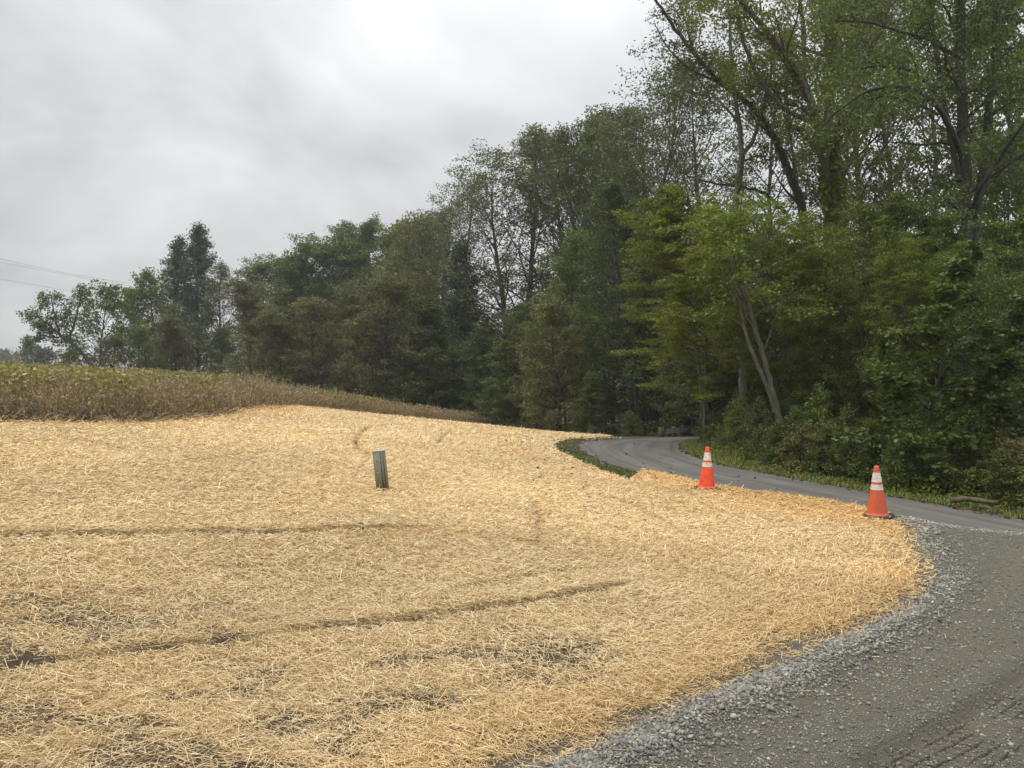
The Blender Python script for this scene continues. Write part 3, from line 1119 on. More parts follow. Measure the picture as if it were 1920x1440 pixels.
m_dead = leafmat('dead_leaf', (.05, .028, .015), (.10, .055, .028), (.22, .12, .05), .1)
pp = []
e_ = chaikin(edge_near[::-1][1:7], 2)
for i in range(900):
    s = rng.integers(0, len(e_) - 1)
    p = e_[s] + (e_[s + 1] - e_[s]) * rng.uniform() + rng.normal(0, .10, 2) + np.array([-.12, -.05])
    pp.append(p)
for i in range(260):
    u_, v_ = rng.normal(1050, 60), rng.normal(838, 18)
    if v_ > 806:
        p = np.array(gnd(u_, v_))
        if inside(p[:1], p[1:], straw_poly)[0]:
            pp.append(p)
for p in verge_pts(rng, 700, -.10, .10, .1, .6):
    pp.append(p)
for i in range(120):
    pp.append(np.array(gnd(rng.uniform(980, 1500), rng.uniform(830, 950))))
pp = np.array(pp)
zz = terrain(pp[:, 0], pp[:, 1]) + np.where(inside(pp[:, 0], pp[:, 1], straw_poly), .09, .015)
obj('dead_leaves', leaf_mesh('dead_leaves', np.column_stack([pp, zz]), rng, m_dead, .085, .06, .7), None, 'brown dead leaves scattered over straw, grass strip and road edge', 'leaves', None, 'stuff')

# ------------------------------------------------------------------ soybean field
rng = np.random.default_rng(9)
seg = soy_front[1:] - soy_front[:-1]
Ln = np.hypot(seg[:, 0], seg[:, 1])


def soy_pts(n, depth_max, p=1.6):
    wgt = Ln / np.maximum(np.hypot(*((soy_front[1:] + soy_front[:-1]) / 2).T), 8) ** .6
    i = rng.choice(len(seg), n, p=wgt / wgt.sum())
    f = rng.uniform(0, 1, n)[:, None]
    q = soy_front[i] + seg[i] * f
    nn = np.stack([-seg[i][:, 1], seg[i][:, 0]], 1) / Ln[i][:, None]
    dd = depth_max * rng.uniform(0, 1, n) ** p
    q = q + nn * dd[:, None] + rng.normal(0, .10, (n, 2))
    return q, dd


ns = 17000
q, dd = soy_pts(ns, 9.0, 2.0)
hgt = (.52 + .60 * fbm(q[:, 0] * .9, q[:, 1] * .9, 3)) * rng.normal(.93, .15, ns) * (.80 + .2 * smooth(dd, 0, .3))
endd = np.hypot(q[:, 0] - .6, q[:, 1] - 56.8)
hgt *= .35 + .65 * smooth(endd, .3, 4)
SV, SF, SC = [], [], []
zg = terrain(q[:, 0], q[:, 1])
rr = np.hypot(q[:, 0], q[:, 1])
wst = np.maximum(.0045, .00045 * rr)
P0 = np.stack([q[:, 0], q[:, 1], zg], 1)
lean = rng.normal(0, .13, (ns, 2)) * hgt[:, None]
P1 = P0 + np.column_stack([lean, hgt])


def strip(p0, p1, w, col):
    d = p1 - p0
    s = np.cross(d, rng.normal(size=d.shape))
    s /= np.linalg.norm(s, axis=1)[:, None] + 1e-9
    s = s * (w / 2)[:, None]
    V = np.stack([p0 - s, p0 + s, p1 + s * .6, p1 - s * .6], 1).reshape(-1, 3)
    SV.append(V)
    SC.append(np.repeat(col, 4, 0))


cb = np.array([.27, .205, .115])
stemc = cb * rng.uniform(.6, 1.5, (ns, 1))
strip(P0, P1, wst, stemc)
strip(P0, P1, wst, stemc)
for k in range(3):      # side stems
    t = rng.uniform(.15, .7, ns)[:, None]
    a = P0 * (1 - t) + P1 * t
    e = a + np.column_stack([rng.normal(0, .10, (ns, 2)), hgt * rng.uniform(.15, .42, ns)])
    strip(a, e, wst * .7, stemc * 1.1)
for k in range(11):      # pods
    t = rng.uniform(.08, 1.0, ns)[:, None]
    a = P0 * (1 - t) + P1 * t + np.column_stack([rng.normal(0, .05, (ns, 2)), np.zeros(ns)])
    e = a + rng.normal(0, .024, (ns, 3)) + np.array([0, 0, .012])
    strip(a, e, np.maximum(.012, .0008 * rr), np.array([.36, .29, .17]) * rng.uniform(.4, 1.6, (ns, 1)))
V = np.concatenate(SV)
F = np.arange(len(V)).reshape(-1, 4)
m_soy, nt, b = newmat('dry_soybean_stem')
nt.links.new(attr(nt, 'col').outputs["Color"], b.inputs["Base Color"])
b.inputs["Roughness"].default_value = .85
obj('soybean_field', mkmesh('soy', V, F, m_soy, {'col': np.concatenate(SC)}), None, 'dry brown soybean plants at the field edge above the straw', 'soybeans', None, 'stuff')
nl = 85000
q2, d2_ = soy_pts(nl, 6.0, 1.8)
zone = fbm(q2[:, 0] * .55 + 9, q2[:, 1] * .4, 18, 3) + .16 * np.exp(-((q2[:, 0] + 9.5) / 4.5) ** 2) * (q2[:, 1] < 20)
hz_ = rng.uniform(0, 1, nl)
k = (rng.uniform(0, 1, nl) < smooth(zone, .52, .70) * (.45 + .5 * hz_)) | (rng.uniform(0, 1, nl) < .035)
q2, hz_, d2_ = q2[k], hz_[k], d2_[k]
pz = terrain(q2[:, 0], q2[:, 1]) + .10 + hz_ * .84 * (.5 + .5 * smooth(np.hypot(q2[:, 0] - .6, q2[:, 1] - 56.8), .3, 4))
m_sl = leafmat('yellowing_soy_leaf', (.15, .14, .055), (.27, .24, .08), (.55, .44, .15), .3, .0)
obj('soybean_leaves', leaf_mesh('soy_leaves', np.column_stack([q2, pz]), rng, m_sl, .09, .065, .4), None, 'yellow green leaves still hanging on the dry soybean plants', 'leaves', None, 'stuff')
# flattened stalks and roots along the foot of the soybeans
nd = 2600
i = rng.integers(0, len(seg), nd)
i = np.where(rng.uniform(0, 1, nd) < .6, rng.integers(1, 6, nd), i)
q3 = soy_front[i] + seg[i] * rng.uniform(0, 1, nd)[:, None] + rng.normal(0, .16, (nd, 2)) + np.array([.10, -.12])
an = rng.uniform(0, 6.28, nd)
pt = rng.normal(.1, .25, nd)
Lr = rng.uniform(.10, .38, nd)
dv_ = np.stack([np.cos(an) * np.cos(pt), np.sin(an) * np.cos(pt), np.sin(pt)], 1) * Lr[:, None]
c0_ = np.column_stack([q3, terrain(q3[:, 0], q3[:, 1]) + .08])
SV, SC = [], []
strip(c0_, c0_ + dv_, np.full(nd, .014), np.where(rng.uniform(0, 1, (nd, 1)) < .35, np.array([[.06, .045, .03]]), np.array([[.30, .22, .12]])) * rng.uniform(.7, 1.3, (nd, 1)))
V = np.concatenate(SV)
obj('stalk_debris', mkmesh('debris', V, np.arange(len(V)).reshape(-1, 4), m_soy, {'col': np.concatenate(SC)}), None, 'broken stalks and dark clods lying along the foot of the soybeans', 'debris', None, 'stuff')


# ------------------------------------------------------------------ built objects
def plastic(name, c, c2, rough=.45, sc=9, amt=.6, lo=.5, hi=.72):
    m, nt, b = newmat(name)
    f = noise(nt, sc, 6, .65)
    nt.links.new(mixc(nt, mth(nt, 'MULTIPLY', ramp(nt, f, [(lo, (0, 0, 0)), (hi, (1, 1, 1))]), amt), c, c2), b.inputs["Base Color"])
    b.inputs["Roughness"].default_value = rough
    bump(nt, b, f, .12, .004)
    return m


def cone(u, v, orange, dirt, label, rotz, tilt):
    LIFT[0] = .06
    x, y = gnd(u, v)
    LIFT[0] = 0.0
    z = float(terrain(x, y)) + .055
    e = obj('traffic_cone', None, None, label, 'traffic cone', 'traffic cones at the road edge')
    e.location = (x, y, z)
    e.rotation_euler = (tilt[0], tilt[1], rotz)
    mo = plastic('cone_orange', orange, dirt, .5, 9, .9, .44, .66)
    H = .70
    r = lambda t: .135 + (.030 - .135) * t
    mb = MB()
    mb.lathe([(r(0) + .016, .030), (r(0) + .014, .040), (r(.03), .052)] + [(r(t), .04 + (H - .04) * t) for t in np.linspace(.05, .98, 16)] + [(r(1) - .004, H), (r(1) - .008, H - .001), (r(1) - .010, H - .04)], 40, False, False)
    obj('cone_body', mb.mesh('cone_body', mo, True), e)
    mw = plastic('cone_collar_white', (.70, .68, .62), (.42, .40, .34), .35, 22, .8, .42, .62)
    for t0, t1 in ((.67, .865), (.51, .62)):
        mb = MB()
        mb.lathe([(r(t) + .0022, .04 + (H - .04) * t) for t in np.linspace(t0, t1, 5)], 40, False, False)
        obj('reflective_collar', mb.mesh('collar', mw, True), e)
    mb = MB()
    s, c_ = .19, .05
    oc = [(-s + c_, -s), (s - c_, -s), (s, -s + c_), (s, s - c_), (s - c_, s), (-s + c_, s), (-s, s - c_), (-s, -s + c_)]
    for (k0, z0), (k1, z1) in ((( 1.0, 0.0), (1.0, .022)), ((1.0, .022), (.93, .034))):
        V = [(a * k0, b_ * k0, z0) for a, b_ in oc] + [(a * k1, b_ * k1, z1) for a, b_ in oc]
        mb.add(V, [(i, (i + 1) % 8, 8 + (i + 1) % 8, 8 + i) for i in range(8)])
    mb.add([(a * .93, b_ * .93, .034) for a, b_ in oc], [list(range(8))])
    obj('base', mb.mesh('base', plastic('cone_base_rubber', (.022, .021, .02), (.07, .06, .05), .75, 14), False), e)
    return e


cone(1325, 917, (.85, .075, .018), (.55, .07, .03), 'clean bright red-orange traffic cone farther up the straw edge by the road bend', .3, (.0, .02))
cone(1645, 968, (.60, .095, .028), (.36, .085, .045), 'faded dusty orange traffic cone nearer the gravel at the end of the straw', .9, (-.02, -.02))

# marker post
LIFT[0] = .06
x, y = gnd(718, 919)
LIFT[0] = 0.0
z = float(terrain(x, y)) + .02
e = obj('marker_post', None, None, 'short grey-green plastic marker post leaning in the straw', 'marker post')
e.location = (x, y, z)
dpt = y
sc = dpt / 10.4
mp_ = plastic('weathered_green_plastic', (.155, .155, .098), (.085, .083, .052), .65, 6, .8)
w_, h_ = .084 * sc, .585 * sc
tiltm = Matrix.Rotation(math.radians(-6), 3, 'Y')
pr = []
for k in range(13):
    a = math.pi + math.pi * k / 12
    pr.append((w_ * math.cos(a), w_ * .55 * math.sin(a)))
pr += [(w_, .02), (w_ * .97, .05), (-w_ * .97, .05), (-w_, .02)]


def prism(prof, z0, z1, k=1.0, dome=0.0):
    n_ = len(prof)
    V = [(a * k, b_ * k, z0) for a, b_ in prof] + [(a * k, b_ * k, z1) for a, b_ in prof]
    mb = MB()
    mb.add(V, [(i, (i + 1) % n_, n_ + (i + 1) % n_, n_ + i) for i in range(n_)])
    mb.F.setdefault(n_, []).append(np.array([list(range(n_, 2 * n_)), list(range(n_))[::-1]]))
    return mb


def tilted(me):
    me.transform(tiltm.to_4x4())
    return me


obj('body', tilted(prism(pr, -.12, h_ - .018).mesh('post_body', mp_, False)), e)
obj('cap', tilted(prism(pr, h_ - .0178, h_, 1.04).mesh('post_cap', plastic('pale_cap', (.42, .43, .36), (.3, .3, .25), .5), False)), e)
mb = MB()
for xx, dz in ((.30, 0), (.72, 0)):
    a = math.acos(-xx) if False else None
    yy = -w_ * .55 * math.sqrt(1 - xx * xx)
    mb.box((w_ * xx, yy - .001, h_ * .46), (.010, .008, h_ * .98))
obj('channel_rib', tilted(mb.mesh('rib', plastic('dark_rib', (.05, .055, .04), (.09, .08, .05), .6), False)), e)
mb = MB()
yy = -w_ * .55 * math.sqrt(1 - .5 * .5)
mb.box((w_ * .5, yy - .002, h_ * .22), (.012, .006, h_ * .42))
obj('rust_stain', tilted(mb.mesh('rust', plastic('rust_stain', (.17, .095, .04), (.2, .18, .12), .8), False)), e)
for hz2 in (.78, .48):
    mb = MB()
    mb.lathe([(.011, -.004), (.011, .002), (.006, .006)], 12)
    me = mb.mesh('screw', plastic('screw_grey', (.30, .30, .25), (.1, .1, .08), .4), True)
    me.transform(Matrix.Translation((-w_ * .38, -w_ * .55 * math.sqrt(1 - .38 ** 2) - .001, h_ * hz2)) @ Matrix.Rotation(math.radians(90), 4, 'X'))
    obj('screw', tilted(me), e)

# guardrail
e = obj('guardrail', None, None, 'weathered steel guardrail with a wooden end post beyond the bend', 'guardrail')
mg, nt, b = newmat('galvanised_steel')
nt.links.new(ramp(nt, noise(nt, 3, 4), [(.3, (.42, .42, .41)), (.7, (.62, .62, .60))]), b.inputs["Base Color"])
b.inputs["Metallic"].default_value = .15
b.inputs["Roughness"].default_value = .5
A, Bp = np.array(at(1250, 808.5, 38.0)), np.array(at(1330, 801.0, 47.0))
wprof = [(-.155, .0), (-.12, .02), (-.10, .075), (-.06, .08), (-.03, .02), (0, .0), (.03, .02), (.06, .08), (.10, .075), (.12, .02), (.155, 0)]
nrm_ = np.cross((Bp - A) / np.linalg.norm(Bp - A), [0, 0, 1.0])
V = []
for P_ in (A, Bp):
    for zz_, o_ in wprof:
        V.append(P_ + np.array([0, 0, zz_ * .8]) - nrm_ * o_)
for P_ in (A, Bp):
    for zz_, o_ in wprof:
        V.append(P_ + np.array([0, 0, zz_ * .8]) - nrm_ * (o_ - .006))
k = len(wprof)
F = [(i, i + 1, k + i + 1, k + i) for i in range(k - 1)] + [(2 * k + i, 3 * k + i, 3 * k + i + 1, 2 * k + i + 1) for i in range(k - 1)]
F += [(0, k, 3 * k, 2 * k), (k - 1, 3 * k - 1, 4 * k - 1, 2 * k - 1)]
obj('rail', mkmesh('rail', V, np.array(F), mg), e)
mwood = barkmat('weathered_post', (.04, .03, .02), (.08, .06, .042), (.13, .10, .07), 3)
for k in range(6):
    P_ = A + (Bp - A) * (k / 5.0) - nrm_ * .16
    zt = P_[2] + .20
    zb_ = float(terrain(P_[0], P_[1])) - .2
    mb = MB()
    sz_ = (.26, .2) if k == 0 else (.16, .2)
    mb.box((P_[0] - (.1 if k == 0 else 0), P_[1], (zt + zb_) / 2), (sz_[0], sz_[1], max(.3, zt - zb_)))
    obj('post', mb.mesh('post', mwood), e)


# fallen logs
def log(u0, v0, u1, v1, r, name, label, seed, lift=.06):
    rg = np.random.default_rng(seed)
    p0, p1 = np.array(gnd(u0, v0)), np.array(gnd(u1, v1))
    t = np.linspace(0, 1, 9)
    pts = p0[None] * (1 - t[:, None]) + p1[None] * t[:, None] + rg.normal(0, .015, (9, 2))
    z_ = terrain(pts[:, 0], pts[:, 1]) + lift + .03 * np.sin(t * 3) + rg.normal(0, .006, 9)
    mb = MB()
    rad = r * (1 - .35 * t) * rg.uniform(.9, 1.12, 9)
    P3 = np.column_stack([pts, z_])
    c0 = P3.mean(0)
    P3 = P3 - c0
    P3 = np.concatenate([P3[:1] + (P3[:1] - P3[1:2]) * .02, P3, P3[-1:] + (P3[-1:] - P3[-2:-1]) * .02])
    rad = np.concatenate([[.004], rad, [.004]])
    mb.tube(P3, rad, 10)
    o = obj(name, mb.mesh(name, barkmat(name + '_bark', (.05, .032, .02), (.11, .075, .048), (.19, .14, .09), 4), True), None, label, 'log')
    o.location = tuple(c0)
    return o


log(1776, 950, 1868, 957, .048, 'fallen_log', 'thicker reddish brown log lying on the verge right of the orange cone', 3, .10)
log(1838, 957, 1866, 967, .02, 'fallen_branch', 'thin pale broken branch just below the thicker log on the verge', 4, .05)

# power lines
m_wire, nt, b = newmat('wire')
b.inputs["Base Color"].default_value = (.34, .35, .37, 1)
for k, (pts, lb) in enumerate((([(-160, 448), (0, 485), (120, 512), (245, 532), (330, 541)], 'topmost of the three overhead wires at the left edge'),
                              ([(-160, 456), (0, 492), (120, 514), (200, 530), (320, 545)], 'middle overhead wire just under the topmost one'),
                              ([(-160, 496), (0, 523), (60, 533), (125, 545), (240, 560)], 'lowest overhead wire ending behind the leaning tree'))):
    W = [at(u, v, 95.0 + i * 4) for i, (u, v) in enumerate(pts)]
    mb = MB()
    mb.tube(chaikin(W, 3), .022, 5)
    obj('power_line', mb.mesh('wire', m_wire, True), None, lb, 'power line', 'overhead wires')


# ------------------------------------------------------------------ trees with their own limbs
def hero(name, label, depth, trunk_r, limbs, bark, leaf, P, ivy=None, seed=1, group=None):
    """limbs: list of (picture points with optional depth offset, r0, r1, number of side branches, their length, start)"""
    T = Tree(seed, P)
    p0 = np.array(at(limbs[0][0][0][0], limbs[0][0][0][1], depth))
    basep = np.array([p0[0], p0[1], float(terrain(p0[0], p0[1]))])
    iv = []
    for pts, r0, r1, cnt, Lc, ts in limbs:
        W = np.array([at(p[0], p[1], depth + (p[2] if len(p) > 2 else 0)) for p in pts]) - basep
        W = chaikin(W, 2)
        W[1:-1] += T.rng.normal(0, r0 * .18, (len(W) - 2, 3))
        T.wood.tube(W, np.linspace(r0, r1, len(W)), 9)
        if cnt:
            T.kids(W, r0 * .8, r1, 0, 0, t0=ts, count=cnt, length=lambda f, Lc=Lc: Lc * (1.1 - .4 * f))
        if ivy and r0 > ivy[2]:
            m_ = int(ivy[0])
            t = T.rng.uniform(ivy[1], 1, m_) * (len(W) - 1)
            i = np.minimum(t.astype(int), len(W) - 2)
            f = (t - i)[:, None]
            q = W[i] * (1 - f) + W[i + 1] * f
            rr_ = np.interp(t / (len(W) - 1), [0, 1], [r0, r1])
            lump = .06 + .26 * fbm(q[:, 2] * .9 + 5, q[:, 2] * 0 + r0 * 50, 7, 3)
            a = T.rng.uniform(0, 6.28, m_)
            k = (rr_ + T.rng.uniform(0, 1, m_) * lump)[:, None]
            q = q + np.column_stack([np.cos(a), np.sin(a), T.rng.normal(0, .2, m_)]) * k
            iv.append(q)
    e = obj(name, None, None, label, 'tree', group)
    e.location = tuple(basep)
    wm, lm = T.done(name, BM[bark], LM[leaf])
    obj('trunk', wm, e)
    obj('crown', lm, e)
    if iv:
        obj('ivy', leaf_mesh('ivy', np.concatenate(iv), T.rng, LM['light'], .17, .12, .25), e)
    return e


HP = B(H=20, r=.3, spread=.2, prof=PROF['round'], ang0=(1, .4), leaves=17, sig=.17, leaf=(.105, .068), k=[10, 6, 4], ang=[0, .85, .8, .8], ratio=[0, .45, .5], woodlv=4, rk=.42, wander=.2, trop=[0, .06, .02, -.02], flat=.3)
hero('ivy_clad_tree', 'huge forked tree with an ivy covered trunk rising out of the top of the picture', 27.5, .36, [
    ([(1610, 830), (1600, 760), (1583, 620), (1570, 470), (1558, 340), (1545, 250)], .28, .21, 12, 2.4, .35),
    ([(1545, 255), (1520, 190), (1490, 130), (1450, 70, -1), (1385, 0, -1), (1340, -60, -2)], .15, .06, 17, 3.0, .1),
    ([(1548, 260), (1560, 180, 1), (1563, 90, 1), (1566, 0, 2), (1570, -120, 2)], .17, .09, 14, 2.6, .1),
    ([(1552, 290), (1590, 200, -1), (1630, 100, -1), (1668, 10, -2), (1700, -80, -2)], .15, .07, 12, 2.6, .1),
    ([(1505, 170, 1), (1510, 80, 2), (1500, 0, 2), (1495, -90, 2)], .10, .05, 10, 2.2, .1),
    ([(1568, 360), (1590, 310, 1), (1620, 255, 1), (1660, 180, 2), (1700, 120, 3)], .10, .04, 9, 1.8, .1),
    ([(1530, 230), (1480, 215), (1420, 150), (1390, 70), (1375, -20)], .10, .04, 10, 2.0, .2),
], 'grey', 'yellow', HP, (6500, .30, .16), 11)
HP2 = dict(HP, leaves=11, sig=.15, leaf=(.11, .07))
hero('slender_forked_tree', 'thin grey tree with long bare limbs arching left over the light green understorey', 29, .16, [
    ([(1395, 760), (1388, 640), (1372, 480), (1380, 360), (1392, 290)], .15, .12, 2, 1.6, .6),
    ([(1392, 292), (1385, 220), (1372, 130, 1), (1368, 20, 2), (1360, -60, 2)], .10, .04, 9, 2.0, .2),
    ([(1392, 290), (1415, 262), (1424, 215), (1436, 190), (1450, 120)], .09, .05, 6, 1.8, .3),
    ([(1385, 230), (1350, 190), (1315, 160, 1), (1290, 110, 1)], .05, .02, 6, 1.4, .2),
], 'grey', 'mid', HP2, None, 12)
hero('leaning_tall_tree', 'tall tree leaning left whose long main limb sweeps up to the sky gap', 30, .2, [
    ([(1535, 800), (1528, 640), (1520, 480), (1500, 370), (1470, 300), (1440, 235)], .22, .13, 3, 1.8, .5),
    ([(1442, 238), (1400, 190), (1345, 152), (1300, 100), (1262, 50), (1228, 0), (1205, -50)], .12, .035, 18, 1.25, .1),
    ([(1300, 100), (1290, 50, 1), (1272, 5, 1)], .05, .02, 6, 1.1, .2),
    ([(1345, 152), (1290, 130, -1), (1250, 90, -1), (1228, 45, -1)], .045, .015, 7, .7, .2),
    ([(1472, 400), (1455, 380), (1430, 358), (1390, 350), (1335, 345), (1290, 330, 1)], .085, .03, 6, 1.2, .4),
    ([(1500, 375), (1490, 310, 1), (1478, 230, 2), (1470, 120, 2)], .07, .03, 9, 1.8, .2),
], 'dark', 'grey', HP2, None, 13)
hero('multi_stemmed_tree', 'big dark many stemmed tree with arching limbs near the right edge', 21, .3, [
    ([(1812, 880), (1815, 700), (1812, 520), (1808, 380), (1805, 200), (1800, 60), (1795, -120)], .19, .11, 13, 2.2, .4),
    ([(1822, 520), (1835, 380), (1850, 240), (1866, 110), (1878, -20), (1885, -120)], .12, .07, 12, 2.0, .25),
    ([(1800, 340), (1785, 270), (1768, 190), (1752, 80), (1742, -20), (1735, -100)], .08, .04, 11, 1.8, .2),
    ([(1803, 290), (1770, 215, -1), (1735, 172, -1), (1690, 158, -2), (1640, 165, -2), (1590, 190, -2), (1540, 235, -2)], .085, .02, 12, 1.3, .2),
    ([(1785, 250), (1750, 160, 1), (1700, 128, 1), (1640, 122, 1), (1580, 135, 1)], .07, .02, 9, 1.2, .2),
    ([(1803, 110), (1740, 75), (1680, 55), (1620, 40), (1560, 38)], .06, .02, 9, 1.2, .2),
    ([(1760, 215, -1), (1700, 185, -1), (1640, 178, -1), (1590, 215, -1)], .04, .015, 7, .9, .2),
    ([(1818, 400), (1845, 340, -1), (1880, 290, -1), (1925, 220, -2), (1970, 160, -2)], .07, .03, 6, 1.4, .2),
], 'dark', 'mid', dict(HP, leaves=15, leaf=(.085, .055), sig=.16), None, 14)
hero('lichen_barked_tree', 'twin leaning pale barked stems rising from the shrubs right of the left cone', 19, .1, [
    ([(1468, 840), (1458, 770), (1440, 700), (1424, 640), (1406, 590), (1395, 520), (1390, 430)], .078, .045, 10, 1.9, .55),
    ([(1462, 790), (1440, 730), (1418, 680), (1400, 630), (1392, 600), (1380, 520, 1), (1360, 440, 1)], .056, .028, 10, 1.9, .55),
    ([(1430, 660), (1440, 640), (1448, 612), (1470, 560)], .03, .012, 3, 1.0, .4),
], 'pale', 'yellow', dict(HP, leaves=16, leaf=(.10, .065), sig=.13, sigz=.3, flat=.55, planar=.7, trop=[0, -.02, -.03, -.04]), None, 15)
hero('bent_field_tree', 'small bent tree leaning left over the field at the left edge of the treeline', 70, .2, [
    ([(184, 712), (172, 685), (155, 662), (140, 648), (126, 637), (105, 622), (85, 605), (66, 588)], .24, .05, 10, 1.9, .45),
    ([(127, 638), (136, 618), (143, 592), (150, 566), (152, 548)], .12, .03, 9, 1.8, .15),
    ([(113, 628), (106, 608), (101, 585), (96, 560)], .09, .03, 7, 1.7, .2),
    ([(120, 632), (95, 632), (75, 628), (58, 640)], .07, .02, 6, 1.3, .2),
], 'dark', 'mid', dict(HP, leaves=9, leaf=(.22, .13), sig=.2, k=[8, 5, 4], rk=.4), None, 16)

